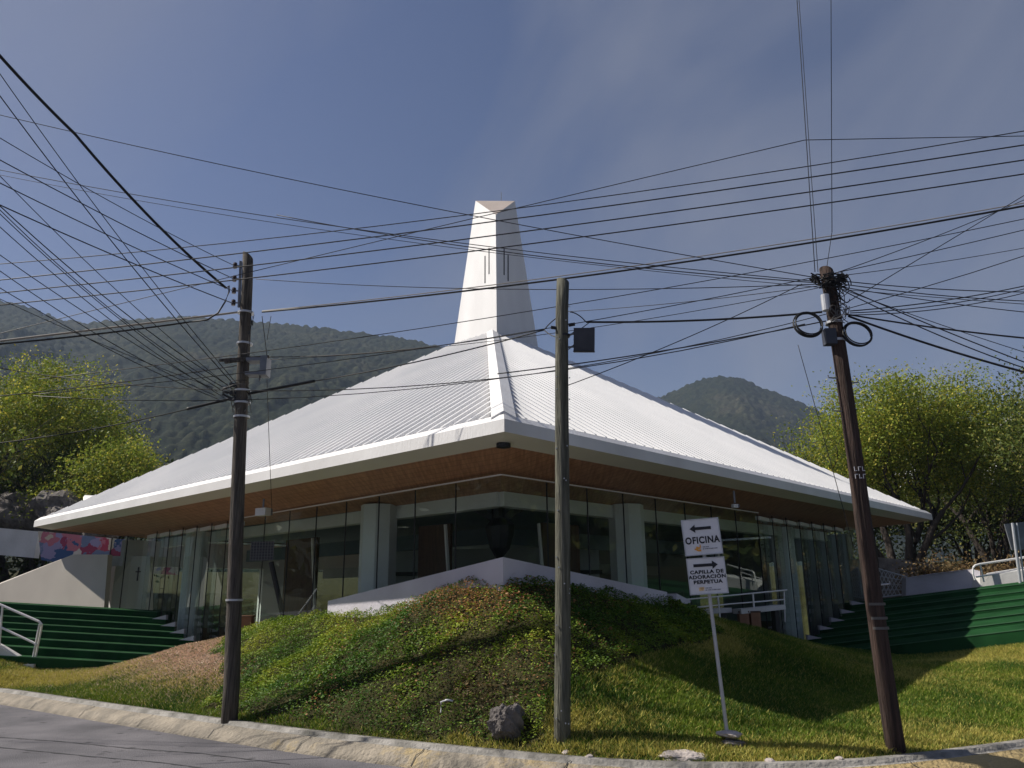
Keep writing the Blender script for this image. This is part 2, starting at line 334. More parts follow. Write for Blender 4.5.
def strip(offs, name, m, kind='structure', i0=0, i1=None):
    P = kr[i0:i1]; Nn = kn[i0:i1]; V = []; 
    for off, z in offs: V.append(np.c_[P + Nn * off, np.full(len(P), z) if np.isscalar(z) else z])
    V = np.stack(V, 1); k = V.shape[1]; n = V.shape[0]; ii = np.arange(n * k).reshape(n, k)
    F = np.stack([ii[:-1, :-1].ravel(), ii[1:, :-1].ravel(), ii[1:, 1:].ravel(), ii[:-1, 1:].ravel()], 1)
    o = npmesh(name, V.reshape(-1, 3), F, m, smooth=False); tag(o, kind=kind); return o
rd = MB(); rd.poly([(-400, -200, -0.03), (400, -200, -0.03), (400, 260, -.03), (80, 47.9, -.03)] + [(float(a), float(b), -.03) for a, b in (kr + kn * .20)[::-1]] + [(-60, 47, -.03), (-400, 260, -.03)])
road = rd.build('road', road_mat()); tag(road, kind='structure')
def kerb_mat():
    m = mat('kerb_concrete', (0.15, 0.135, 0.11), 0.9, (0.36, 0.31, 0.24), 3.5, 0.7, 20, contrast=.5); n = m.node_tree; b = n.nodes['Principled BSDF']
    old = b.inputs['Base Color'].links[0].from_socket
    t = n.nodes.new('ShaderNodeTexCoord'); no = n.nodes.new('ShaderNodeTexNoise'); no.inputs['Scale'].default_value = 1.3; no.inputs['Detail'].default_value = 9; no.inputs['Roughness'].default_value = .75
    n.links.new(t.outputs['Object'], no.inputs['Vector'])
    sx = n.nodes.new('ShaderNodeSeparateXYZ'); n.links.new(t.outputs['Object'], sx.inputs[0])
    mr = n.nodes.new('ShaderNodeMapRange'); mr.inputs['From Min'].default_value = -4; mr.inputs['From Max'].default_value = 5.0; mr.inputs['To Min'].default_value = -.12; mr.inputs['To Max'].default_value = .24
    n.links.new(sx.outputs['X'], mr.inputs[0])
    ad = n.nodes.new('ShaderNodeMath'); n.links.new(no.outputs['Fac'], ad.inputs[0]); n.links.new(mr.outputs[0], ad.inputs[1])
    r = n.nodes.new('ShaderNodeValToRGB'); r.color_ramp.elements[0].position = .52; r.color_ramp.elements[1].position = .66; r.color_ramp.elements[0].color = (0, 0, 0, 1); r.color_ramp.elements[1].color = (.65, .65, .65, 1)
    n.links.new(ad.outputs[0], r.inputs[0])
    mi = n.nodes.new('ShaderNodeMix'); mi.data_type = 'RGBA'; mi.inputs[7].default_value = (0.50, 0.36, 0.13, 1)
    n.links.new(r.outputs[0], mi.inputs[0]); n.links.new(old, mi.inputs[6]); n.links.new(mi.outputs[2], b.inputs['Base Color'])
    return m
wob = 0.02 * (fbm(np.arange(len(kr)) * .7, np.zeros(len(kr)), 3) - .5)
strip([(-0.24, -.05), (-0.24, 0.150), (-.10, 0.155), (-0.09, .12), (-0.02, .11), (0.0, 0.12)], 'kerb_edge', mat('kerb_edge_concrete', (.11, .105, .09), .9, (.36, .34, .31), 4.5, .6, 18, contrast=.45))
strip([(0.0, 0.12), (0.03, 0.10), (0.15, 0.07 + wob), (0.24, -0.022), (0.24, -.08)], 'kerb', kerb_mat())

# tar seams on the road: thin raised lines of sealant
def seam(off, name='road_seam'):
    a = kr[4:60]; n_ = kn[4:60]; s = MB(); P = a + n_ * (off + 0.0)
    pts = [(float(p[0]), float(p[1]) + .02 * sin(i * 1.7), -.026) for i, p in enumerate(P)]
    for i in range(len(pts) - 1):
        s.add([Vector(pts[i]), Vector(pts[i + 1]), Vector(pts[i + 1]) + Vector((0, -.035, 0)), Vector(pts[i]) + Vector((0, -.035, 0))], [(0, 1, 2, 3)])
    o = s.build(name, mat('tar_seam', (.035, .035, .037), .8)); tag(o, kind='structure')
def seam_px(pts):
    P = [atz(x, y, -.026) for x, y in pts]; P = [P[0] + (P[0] - P[1]) * 3] + P; s = MB()
    for i in range(len(P) - 1):
        n_ = 10
        for j in range(n_):
            a = P[i].lerp(P[i + 1], j / n_); b = P[i].lerp(P[i + 1], (j + 1) / n_); wv_ = Vector((0, .025 + .012 * sin(j * 2.1 + i), 0)); s.add([a, b, b - wv_, a - wv_], [(0, 1, 2, 3)])
    o = s.build('road_seam', M.setdefault('tar', mat('tar_seam', (.03, .03, .032), .8))); tag(o, kind='structure')
seam_px([(0, 737), (60, 741), (130, 748), (200, 753), (290, 764)]); seam_px([(0, 747), (90, 756), (160, 762), (220, 770)])
# kerb joints
for i in range(14, len(kr) - 20, 5):
    p = kr[i]; n2 = kn[i]; t2 = np.array((-n2[1], n2[0])) * .006; s = MB()
    prof_ = [(-.09, .126), (0.0, .126), (.03, .106), (.15, .078), (.238, -.014)]
    for (o0, z0), (o1, z1) in zip(prof_[:-1], prof_[1:]):
        a = p + n2 * o0; b = p + n2 * o1; s.add([(a[0] - t2[0], a[1] - t2[1], z0 + .004), (a[0] + t2[0], a[1] + t2[1], z0 + .004), (b[0] + t2[0], b[1] + t2[1], z1 + .004), (b[0] - t2[0], b[1] - t2[1], z1 + .004)], [(0, 1, 2, 3)])
    tag(s.build('kerb_joint', M['tar']), kind='structure')

# ------------------------------------------------------------------ hills
def hill(name, sky_pts, D0, D1, zfoot, dens_u, dens_t, amp, seed, rot=0.0):
    sp = np.array([(at(px, py, 1.0).x, (at(px, py, 1.0).z - EYE)) for px, py in sky_pts])   # tan azimuth, tan elevation
    ta = np.linspace(sp[0, 0], sp[-1, 0], dens_u); el = np.interp(ta, sp[:, 0], sp[:, 1])
    k = np.ones(9) / 9; elp = np.pad(el, 4, mode='edge'); el = np.convolve(elp, k, mode='valid')
    t = np.linspace(0, 1.25, dens_t)
    TA, T = np.meshgrid(ta, t); EL = np.interp(TA, ta, el)
    F = D0 + (D1 - D0) * T; Xh = TA * F; Yh = F
    ridge = EL * D1 + EYE
    prof = np.where(T <= 1, T ** 1.15, 1 - (T - 1) * 1.6)
    sp_n = (fbm(Xh / 130 + seed, Yh / 300, 5) - .5) * 2
    Zh = zfoot + (ridge - zfoot) * prof + sp_n * amp * np.sin(np.clip(T, 0, 1) * pi) ** .8
    # tree canopies as rounded bumps
    cell = 5.6; cx = Xh / cell; cyy = Yh / (cell); best = np.full(Xh.shape, 9.0); hgt = np.zeros(Xh.shape)
    for i in (-1, 0, 1):
        for j in (-1, 0, 1):
            xi = np.floor(cx).astype(int) + i; yi = np.floor(cyy).astype(int) + j
            jx = xi + _perm[xi % 256, yi % 256]; jy = yi + _perm[(xi + 91) % 256, (yi + 37) % 256]
            d = np.hypot(cx - jx, cyy - jy); hh = _perm[(xi + 13) % 256, (yi + 77) % 256]
            hgt = np.where(d < best, hh, hgt); best = np.minimum(best, d)
    Zh += (1 - np.clip(best, 0, 1) ** 2) * (1.8 + 4 * hgt) + 1.5 * (fbm(Xh / 3, Yh / 3, 3) - .5)
    ii = np.arange(Xh.size).reshape(Xh.shape)
    Fh = np.stack([ii[:-1, :-1].ravel(), ii[:-1, 1:].ravel(), ii[1:, 1:].ravel(), ii[1:, :-1].ravel()], 1)
    cn = fbm(Xh / 60 + 5, Yh / 60, 5)[:-1, :-1].ravel(); hg = hgt[:-1, :-1].ravel()
    c1 = np.array((0.018, 0.027, 0.015)); c2 = np.array((0.058, 0.062, 0.032)); c3 = np.array((0.10, 0.09, 0.065))
    k1 = np.clip(hg * .8 + (cn - .5) * 1.2, 0, 1)[:, None]; cc = c1 * (1 - k1) + c2 * k1
    k2 = (np.clip((cn - .62) * 7, 0, 1) * np.clip(best[:-1, :-1].ravel() * 1.2, 0, 1) * .7)[:, None]; cc = cc * (1 - k2) + c3 * k2
    hm = mat(name + '_woods', (0.05, 0.06, 0.03), .95, attr='Col', spec=.05, bump=.6, bscale=.5)
    hnt = hm.node_tree; hb_ = hnt.nodes['Principled BSDF']; tx = hnt.nodes.new('ShaderNodeTexCoord'); hn1 = hnt.nodes.new('ShaderNodeTexNoise'); hn1.inputs['Scale'].default_value = .45; hn1.inputs['Detail'].default_value = 8; hn1.inputs['Roughness'].default_value = .7
    hr = hnt.nodes.new('ShaderNodeValToRGB'); hr.color_ramp.elements[0].position = .38; hr.color_ramp.elements[1].position = .62; hr.color_ramp.elements[0].color = (.20, .21, .22, 1); hr.color_ramp.elements[1].color = (.95, .92, .86, 1)
    hx = hnt.nodes.new('ShaderNodeMix'); hx.data_type = 'RGBA'; hx.blend_type = 'MULTIPLY'; hx.inputs[0].default_value = 1; hnt.links.new(tx.outputs['Object'], hn1.inputs['Vector']); hnt.links.new(hn1.outputs['Fac'], hr.inputs[0]); hnt.links.new(hb_.inputs['Base Color'].links[0].from_socket, hx.inputs[6]); hnt.links.new(hr.outputs[0], hx.inputs[7]); hnt.links.new(hx.outputs[2], hb_.inputs['Base Color'])
    if rot: Xh, Yh = Xh * cos(rot) - Yh * sin(rot), Xh * sin(rot) + Yh * cos(rot)
    o = npmesh(name, np.c_[Xh.ravel(), Yh.ravel(), Zh.ravel()], Fh, hm, smooth=False, colors=cc); tag(o, kind='structure'); return o
hill('hill', [(-420, 330), (-200, 300), (-60, 292), (0, 303), (30, 311), (60, 322), (88, 326), (120, 322), (160, 320), (190, 318), (215, 321), (250, 324), (300, 328), (340, 333), (400, 340), (440, 350), (500, 365), (580, 395), (680, 450)], 190, 820, 0, 620, 300, 30, 3.1)
hill('hill', [(560, 450), (610, 420), (650, 402), (668, 396), (690, 386), (708, 380), (725, 378), (745, 382), (765, 392), (785, 398), (810, 409), (850, 426), (900, 440), (960, 446), (1024, 440), (1150, 420), (1500, 380)], 420, 950, 0, 520, 240, 26, 8.7)

hill('hill', [(-500, 380), (-200, 400), (100, 385), (400, 410), (700, 400), (1000, 420), (1500, 430)], 160, 500, 0, 260, 90, 14, 5.2, R(82))  # unseen hill on the left, added so the glass reflects no open sky
hill('hill', [(-500, 430), (-200, 420), (100, 400), (400, 410), (700, 395), (1000, 405), (1500, 420)], 160, 500, 0, 260, 90, 14, 6.4, R(-88))  # unseen hill on the right, added for the same reflections
# haze box round everything
hz = MB(); hz.box((0, 200, 223.9), (3800, 3200, 450))
hzo = hz.build('haze', 'white')
hm = bpy.data.materials.new('haze_air'); hm.use_nodes = True; hn = hm.node_tree; hn.nodes.clear()
ho = hn.nodes.new('ShaderNodeOutputMaterial'); hv = hn.nodes.new('ShaderNodeVolumePrincipled')
hv.inputs['Color'].default_value = (0.60, 0.76, 1.0, 1); hv.inputs['Density'].default_value = 0.00022; hv.inputs['Anisotropy'].default_value = 0.1
hn.links.new(hv.outputs[0], ho.inputs['Volume']); hzo.data.materials.clear(); hzo.data.materials.append(hm); tag(hzo, kind='stuff')
hzo['label'] = 'thin blue haze in the air over the hills'; hzo['category'] = 'haze'
# ------------------------------------------------------------------ church
church = empty('church', (CEN.x, CEN.y, 0), 'white modern church with a low pyramid roof, glass walls and a tapering square spire', 'church')
ZB, ZT = 3.86, 3.99           # fascia bottom and top
SLOPE = 0.634
def zr(b): return ZT + SLOPE * b
H2 = SIDE / 2
def side_frames():
    # four eaves: function (a, b, z) -> point
    A = CEN + (-uu - vv) * H2
    return [lambda a, b, z: C0 + uu * a + vv * b + Vector((0, 0, z)),
            lambda a, b, z: C0 + vv * a + uu * b + Vector((0, 0, z)),
            lambda a, b, z: C0 + uu * SIDE + vv * a - uu * b + Vector((0, 0, z)),
            lambda a, b, z: C0 + vv * SIDE + uu * a - vv * b + Vector((0, 0, z))]
SF = side_frames()
for i, f in enumerate(SF):
    m = MB()
    m.add([f(0, 0, ZT), f(SIDE, 0, ZT), f(H2, H2, zr(H2))], [(0, 1, 2)])
    a = 0.35
    RB = 0.08
    while a < SIDE - .3:
        bm_ = min(a, SIDE - a) - .12
        if bm_ > .2:
            w2 = .035
            lo, hi = .16, bm_
            vs_ = []
            for b_ in (lo, hi):
                for da, dz in ((-w2, 0.0), (-w2 * .75, RB), (w2 * .75, RB), (w2, 0.0)): vs_.append(f(a + da, b_ - (0 if b_ == lo else 0), zr(b_) + dz + .001))
            m.add(vs_, [(0, 1, 5, 4), (1, 2, 6, 5), (2, 3, 7, 6), (0, 3, 2, 1), (4, 5, 6, 7)])
        a += 0.27
    m.build('roof', 'roof', church)
    e = MB()        # fascia + flat render band under it
    e.add([f(-.02, -.02, ZT + .045), f(SIDE + .02, -.02, ZT + .045), f(SIDE + .02, -.02, ZB), f(-.02, -.02, ZB)], [(0, 1, 2, 3)])
    e.add([f(-.02, -.02, ZT + .045), f(SIDE + .02, -.02, ZT + .045), f(SIDE - .1, .1, zr(.1) + .085), f(.1, .1, zr(.1) + .085)], [(0, 1, 2, 3)])
    e.add([f(.1, .1, zr(.1) + .085), f(SIDE - .1, .1, zr(.1) + .085), f(SIDE - .1, .1, zr(.1) - .02), f(.1, .1, zr(.1) - .02)], [(0, 1, 2, 3)])
    e.build('fascia', 'white', church)
    s_ = MB(); s_.add([f(-.02, -.02, ZB), f(SIDE + .02, -.02, ZB), f(SIDE - .36, .36, 3.775), f(.36, .36, 3.775)], [(0, 1, 2, 3)])
    s_.build('soffit_band', 'soffit', church)
    s_ = MB(); s_.add([f(.36, .36, 3.775), f(SIDE - .36, .36, 3.775), f(SIDE - 2.4, 2.4, 3.50), f(2.4, 2.4, 3.50)], [(0, 1, 2, 3)]); s_.build('wood_soffit', 'wood', church)
# hip caps
for k, (ca, da) in enumerate([(C0, (uu + vv)), (C0 + uu * SIDE, (vv - uu)), (C0 + vv * SIDE, (uu - vv)), (C0 + uu * SIDE + vv * SIDE, (-uu - vv))]):
    d = da.normalized(); L = H2 * sqrt(2) - 1.25
    sd_ = Vector((-d.y, d.x, 0)); rise = SLOPE / sqrt(2)
    m = MB(); wd, hh = (.17, .10) if k == 0 else (.10, .015)
    P0 = ca + Vector((0, 0, ZT)); P1 = ca + d * L + Vector((0, 0, ZT + rise * L)); P0 = P0 + (d + Vector((0, 0, rise))) * (.20 if k == 0 else .1)
    vs_ = []
    for P in (P0, P1):
        fall = wd * rise
        vs_ += [P + sd_ * wd + Vector((0, 0, -fall - .02)), P + sd_ * wd + Vector((0, 0, -fall + hh)), P + Vector((0, 0, hh + .02)), P - sd_ * wd + Vector((0, 0, -fall + hh)), P - sd_ * wd + Vector((0, 0, -fall - .02))]
    m.add(vs_, [(0, 1, 6, 5), (1, 2, 7, 6), (2, 3, 8, 7), (3, 4, 9, 8), (0, 4, 3, 2, 1)])
    m.build('hip_cap', 'white', church)

# tower
hb, ht_ = 1.50, 0.655; zb0, zt0 = 8.0, 14.47
def hd(z): return 1.325 + (0.655 - 1.325) * (z - 9.38) / (14.47 - 9.38)
TX = Vector((-0.49, 23.45, 0)); df = -(uu + vv).normalized(); dl = (uu - vv).normalized()
def tw(dirn, z): return TX + dirn * hd(z) + Vector((0, 0, z))
t = MB()
F_b, L_b, B_b, R_b = tw(df, 8.2), tw(dl, 8.2), tw(-df, 8.2), tw(-dl, 8.2)
F_t, L_t, B_t, R_t = tw(df, 13.56), tw(dl, 14.47), tw(-df, 14.47), tw(-dl, 14.47)
t.add([F_b, L_b, B_b, R_b, F_t, L_t, B_t, R_t], [(0, 4, 5, 1), (1, 5, 6, 2), (2, 6, 7, 3), (3, 7, 4, 0)])
tower = t.build('spire', 'white', church)
t = MB(); t.add([F_t, L_t, R_t], [(0, 2, 1)]); t.add([L_t, B_t, R_t], [(0, 2, 1)])
t.build('spire_top', mat('cream_render', (0.50, 0.42, 0.36), .85, (0.60, 0.51, 0.45), 2), tower)
t = MB(); t.tube([tw(dl * .0, 14.47) + Vector((.2, .1, -.1)), TX + Vector((.2, .1, 14.85))], .012, 6); t.build('lightning_rod', 'steel', tower)
for (px, y0, y1, side) in [(485, 256, 283, -1), (489, 248, 274, -1), (504, 248, 275, 1), (508, 255, 281, 1)]:
    r0 = Vector(ray(px, y0)); r1 = Vector(ray(px, y1)); o_ = Vector((0, 0, EYE))
    a_, b_, c_ = (F_b, F_t, L_t) if side < 0 else (F_b, F_t, R_t)
    nn = (b_ - a_).cross(c_ - a_).normalized()
    if nn.y > 0: nn = -nn
    p0 = o_ + r0 * ((a_ - o_).dot(nn) / r0.dot(nn)); p1 = o_ + r1 * ((a_ - o_).dot(nn) / r1.dot(nn))
    m = MB(); ax1 = (p1 - p0).normalized(); ax2 = nn.cross(ax1)
    m.box((p0 + p1) / 2 + nn * .004, ((p1 - p0).length, .04, .012), axes=(ax1, ax2, nn)); m.build('slit', 'dark', tower)

# glass walls
GB = 1.3; GZ = 3.55; SA0, SST, SN = 9.9, 0.77, 7
def glass_quad(p, q, z0, z1, parent):
    m = MB(); d = (q - p).normalized(); n_ = Vector((-d.y, d.x, 0)) * .006
    m.add([p + n_ + Vector((0, 0, z0)), q + n_ + Vector((0, 0, z0)), q + n_ + Vector((0, 0, z1)), p + n_ + Vector((0, 0, z1))], [(0, 1, 2, 3)])
    return m.build('glass_panel', 'glass', parent)
triL = [642, 633, 625.5, 619, 612.5]; triR = [630, 622, 613.5, 607, 600]
for sgn, PF in ((0, lambda a, b, z=0.0: LP(a, b + .045 * max(0, min(a, 10.5) - GB), z)), (1, RP)):
    xs = [GB + (SA0 - GB) * i / 8 for i in range(9)]
    pts = [PF(a, GB) for a in xs]
    for i in range(8):
        gp = glass_quad(pts[i], pts[i + 1], FLOOR, GZ, church)
        m = MB(); m.box(pts[i + 1] + Vector((0, 0, (FLOOR + GZ) / 2)), (.018, .018, GZ - FLOOR), rz=VA); m.build('mullion', 'dark', gp)
    for k in range(SN):
        a = SA0 + k * SST; s0 = PF(a, GB); e0 = PF(a + SST - .02, GB + .11); s1 = PF(a + SST, GB)
        gp = glass_quad(s0, e0, FLOOR, GZ - .06, church)
        m = MB(); m.add([e0 + Vector((0, 0, FLOOR)), s1 + Vector((0, 0, FLOOR)), s1 + Vector((0, 0, GZ - .06)), e0 + Vector((0, 0, GZ - .06))], [(0, 1, 2, 3)]); m.build('glass_return', 'glass', gp)
        m = MB(); m.box(s0 + Vector((0, 0, (FLOOR + GZ) / 2)), (.018, .018, GZ - FLOOR), rz=VA); m.build('mullion', 'dark', gp)
        m = MB(); m.bar(s0 + Vector((0, 0, GZ - .10)), e0 + Vector((0, 0, GZ - .10)), .10, .085); m.build('head_trim', 'white', church)
    for a in (SA0 + SN * SST, SA0 + SN * SST + 1.15):
        gp = glass_quad(PF(a, GB), PF(a + 1.15, GB), FLOOR, GZ, church)
        m = MB(); m.box(PF(a + 1.15, GB) + Vector((0, 0, (FLOOR + GZ) / 2)), (.025, .025, GZ - FLOOR), rz=VA); m.build('mullion', 'dark', gp)
    # head trim line under the wooden soffit
    m = MB(); m.bar(PF(GB - .02, GB - .03, 3.565), PF(SA0, GB - .03, 3.565), .022, .022); m.build('head_trim', 'white', church)
    # ring beam inside
    m = MB(); m.bar(PF(2.4, 2.4, 3.38), PF(SIDE - 2.4, 2.4, 3.38), .22, .25); m.build('ring_beam', 'column', church)
    # back walls: piers, lintel
QF = [SF[2], SF[3]]
for qi, f in enumerate(QF):
    WM = 'inwall' if qi == 0 else M.setdefault('shaded_wall', mat('interior_shaded', (.20, .21, .21), .85, (.26, .27, .27), 1))  # right rear wall gets a darker colour for the dimness of that side
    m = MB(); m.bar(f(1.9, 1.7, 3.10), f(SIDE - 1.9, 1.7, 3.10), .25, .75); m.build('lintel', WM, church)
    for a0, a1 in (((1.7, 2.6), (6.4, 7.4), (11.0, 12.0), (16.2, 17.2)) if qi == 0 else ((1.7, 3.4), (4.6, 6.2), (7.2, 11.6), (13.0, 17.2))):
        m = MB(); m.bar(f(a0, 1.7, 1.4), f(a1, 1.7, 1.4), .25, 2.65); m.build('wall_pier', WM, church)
    gl_ = MB(); gl_.add([f(1.9, 1.6, FLOOR), f(SIDE - 1.9, 1.6, FLOOR), f(SIDE - 1.9, 1.6, 2.72), f(1.9, 1.6, 2.72)], [(0, 1, 2, 3)]); gl_.build('rear_glazing', 'glass', church)
# floor, ceiling
m = MB(); m.poly([LP(1.1, 1.1, 0), LP(SIDE - 1.3, 1.1, 0), C0 + (uu + vv) * (SIDE - 1.3), RP(SIDE - 1.3, 1.1, 0)], FLOOR, (0, 0, 1)); m.build('floor', 'floor', church)
m = MB(); m.poly([LP(2.4, 2.4, 3.53), LP(SIDE - 2.4, 2.4, 3.53), C0 + (uu + vv) * (SIDE - 2.4) + Vector((0, 0, 3.53)), RP(SIDE - 2.4, 2.4, 3.53)], .05, (0, 0, 1)); m.build('ceiling', 'ceiling', church)
# inner dark beams with light strips seen through the front corner
for b, z, hgt, mt in ((5.2, 3.05, .35, 'ceiling'), (8.0, 2.55, .30, 'concrete')):
    for PF in (LP, RP):
        m = MB(); m.bar(PF(b, b, z), PF(SIDE - 3, b, z), .18, hgt); m.build('inner_beam', mt, church)
# octagonal columns
for c in (LP(5.5, 2.2), RP(5.9, 2.2)):
    m = MB(); m.tube([c + Vector((0, 0, FLOOR)), c + Vector((0, 0, 3.52))], .36, 8); m.build('column', 'column', church)
for c in (LP(13.6, 2.4), RP(13.6, 2.4), C0 + (uu + vv) * 14.5 ):
    m = MB(); m.tube([c + Vector((0, 0, FLOOR)), c + Vector((0, 0, 3.5))], .31, 8); m.build('column', 'column', church)
# dark wooden doors beside the columns
for PF, sp in ((LP, [(4.0, 4.9), (6.15, 6.45), (8.4, 9.7)]), (RP, [(3.9, 5.0), (6.6, 7.0)])):
    for a0, a1 in sp:
        m = MB(); m.bar(PF(a0, 2.75, 1.62), PF(a1, 2.75, 1.62), .07, 2.95); dpan = m.build('door_leaf', 'door', church)
        m = MB(); m.bar(PF(a0 - .03, 2.69, 1.62), PF(a0 - .03, 2.69, 1.625) + uu * .001 + vv * .05, .04, 2.9); m.build('door_frame', 'soffit', dpan)
# chancel wall inside: dark band, pale openings
m = MB(); m.bar(LP(6.0, 10.0, 1.55), RP(6.0, 10.0, 1.55), .2, 2.9); m.build('chancel_wall', mat('chancel_grey', (.55, .58, .57), .8, (.62, .65, .64), 1), church)
m = MB(); m.bar(LP(5.6, 9.6, 2.35), RP(5.6, 9.6, 2.35), .12, .10); m.build('chancel_rail', 'dark', church)
# hanging sculpture behind the front corner
hs = MB(); c = C0 + (uu + vv) * 3.1
hs.tube([c + Vector((0, 0, 3.5)), c + Vector((0, 0, 3.15)), c + Vector((.02, 0, 3.0)), c + Vector((0.03, 0, 2.85)), c + Vector((.02, 0, 2.6)), c + Vector((0, 0, 2.42))], [.12, .13, .28, .26, .19, .05], 10)
hs.bar(c + Vector((-.75, 0, 3.52)), c + Vector((-.1, 0, 3.15)), .1, .13); hs.bar(c + Vector((.75, 0, 3.52)), c + Vector((.1, 0, 3.15)), .1, .13)
sculpt = hs.build('hanging_bell', 'dark'); tag(sculpt, 'dark bell-shaped object hanging on splayed brackets behind the front glass corner', 'bell')
# recessed lamp under the roof corner
m = MB(); cc_ = C0 + (uu + vv) * .33; m.tube([cc_ + Vector((0, 0, 3.74)), cc_ + Vector((0, 0, 3.795))], .10, 20); m.build('recessed_lamp', 'dark', church)
# cross fixed on the left end glass
m = MB(); cp_ = at(138, 574, LP(15.5, 1.2).y - .1); m.box(cp_, (.03, .03, .36)); m.box(cp_ + Vector((0, -.004, .06)), (.13, .03, .03)); m.build('cross', 'dark', church)

# soffit loudspeakers
def speaker(px, py, F, sz, label, rz):
    p = at(px, py, F); r_ = empty('loudspeaker', (p.x, p.y, 3.6), label, 'loudspeaker')
    m = MB(); m.box(p, (sz, sz * .55, sz * .55), rz=rz); m.build('case', 'white_wall', r_)
    m = MB(); m.box(p + Vector((sz * .52, -.0, 0)), (.012, sz * .45, sz * .45), rz=rz); m.build('grille', 'greyprint', r_)
    m = MB(); m.bar(p + Vector((0, 0, .06)), Vector((p.x, p.y, 3.66)), .03, .03, up=Vector((0, 1, 0))); m.build('bracket', 'steel', r_)
speaker(263, 512, 15.4, .27, 'white box loudspeaker under the left wooden soffit by the utility pole', -.5)
speaker(735, 506, 15.0, .12, 'small white loudspeaker under the right soffit above the direction sign', .4)

# pews seen through the low glass
pw = []
def make_pew(p, L, rz, label):
    r_ = empty('pew', p, label, 'pew', 'dark pews inside the glass hall'); r_['label'] = label
    ax = Vector((cos(rz), sin(rz), 0)); ay_ = Vector((-sin(rz), cos(rz), 0))
    m = MB(); m.box(p + Vector((0, 0, .43)), (L, .38, .04), rz=rz); m.build('seat', 'door', r_)
    m = MB(); m.box(p + ay_ * .2 + Vector((0, 0, .68)), (L, .04, .44), rz=rz); m.build('backrest', 'door', r_)
    for s in (-1, 1):
        m = MB(); m.box(p + ax * (s * (L / 2 - .05)) + Vector((0, 0, .28)), (.05, .42, .56), rz=rz); m.build('end_panel', 'door', r_)
for i in range(6):
    make_pew(LP(9.2 + i * 1.1, 3.9, FLOOR), 2.2, VA, ['first','second','third','fourth','fifth','sixth'][i] + ' dark wooden pew from the front inside the left glass wall'); make_pew(RP(9.2 + i * 1.1, 3.9, FLOOR), 2.2, VA + pi / 2, ['first','second','third','fourth','fifth','sixth'][i] + ' dark wooden pew from the front inside the right glass wall')

# ------------------------------------------------------------------ prow-shaped planter wall
pf = at(503, 557, 11.75); pl = at(328, 601, 14.95); pr = at(667, 592, 14.15)
m = MB()
for q in (pl, pr):
    n_ = Vector((0, .18, 0))
    a, b = pf, q
    m.add([Vector((a.x, a.y, .9)), Vector((b.x, b.y, .9)), b, a, Vector((a.x, a.y + .17, .9)), Vector((b.x, b.y + .2, .9)), b + Vector((0, .2, 0)), a + Vector((0, .17, 0))],
          [(0, 1, 2, 3), (4, 7, 6, 5), (3, 2, 6, 7), (0, 3, 7, 4), (1, 5, 6, 2)])
o = m.build('planter_wall', 'lavender'); tag(o, 'pale prow-shaped wall with a pointed front on top of the planted mound', 'wall')
# low slab at its right end
m = MB(); a = at(668, 597, 14.3); b = at(682, 604, 14.6); m.bar(a, b, .35, .12); o = m.build('concrete_slab', 'lavender'); tag(o, 'short low pale slab at the right end of the prow-shaped wall', 'slab')

# ------------------------------------------------------------------ green terraced steps
def steps(name, ys, pxe, slope_px, px2, m_, F0, tread, xend, xfar, label):
    root = empty(name, (xend(F0), F0, 0), label, 'steps'); rows = []
    for k, y in enumerate(ys):
        F = F0 + tread * k; xg = xend(F)
        def hit(px, py):
            Fh = F
            for _ in range(30): p = at(px, py, Fh); Fh = F + m_ * (p.x - xg)
            return at(px, py, Fh)
        p = hit(pxe, y); q = hit(px2, y + slope_px * (px2 - pxe)); sl = (q.z - p.z) / (q.x - p.x); xf = xfar(k)
        rows.append((Vector((xg, F, p.z + sl * (xg - p.x))), Vector((xf, F + m_ * (xf - xg), p.z + sl * (xf - p.x)))))
    for k, (g_, f_) in enumerate(rows):
        last = k == len(rows) - 1
        if not last: g2, f2 = rows[k + 1][0].copy(), rows[k + 1][1].copy(); g2.y += .02; f2.y += .02
        else: g2, f2 = g_ + Vector((0, .9, 0)), f_ + Vector((0, .9, 0))
        sl_ = (f_.z - g_.z) / (f_.x - g_.x); g2.z = g_.z + sl_ * (g2.x - g_.x); f2.z = g_.z + sl_ * (f2.x - g_.x)
        m = MB(); dn = lambda v: Vector((v.x, v.y, -.3)); e = Vector((0, .012, 0)); d_ = Vector((0, 0, -.012))
        m.add([dn(g_), dn(f_), f_ + d_, g_ + d_, g_ + e, f_ + e, f2, g2, dn(g2), dn(f2)], [(0, 1, 2, 3), (3, 2, 5, 4), (4, 5, 6, 7), (0, 3, 4, 7, 8), (1, 9, 6, 5, 2), (7, 6, 9, 8)])
        st_ = m.build('step', 'green', root)
        if 2 <= k <= 6:
            dr = (f_ - g_).normalized(); up_ = Vector((0, 0, .115)); m = MB(); q_ = g_ + Vector((0, -.012, -.02)); m.poly([q_, q_ + dr * .34, q_ + up_], .12, (0, 1, 0)); m.build('end_wedge', 'lavender', st_)
        m = MB(); e2 = Vector((0, .008, -.004)); m.bar(g_ + e2, f_ + e2, .03, .016); m.build('lit_tread_edge', 'lit_tread_edge', st_)  # pale strip added along each edge, stands for the sunlit tread
    return root
glx = lambda F: 1.05 - 1.079 * (F - 11.41) - .12          # outside face of the left glass line
grx = lambda F: -1.06 + .925 * (F - 11.04) + .18
steps('terraced_steps', [655.5, 645.8, 637.2, 629, 622.5, 616, 609.5, 603], 0, .056, 120, .10, 18.2, .36, glx, lambda k: -11.15 - .36 * k, 'dark green carpeted steps on the left beside the white railing')
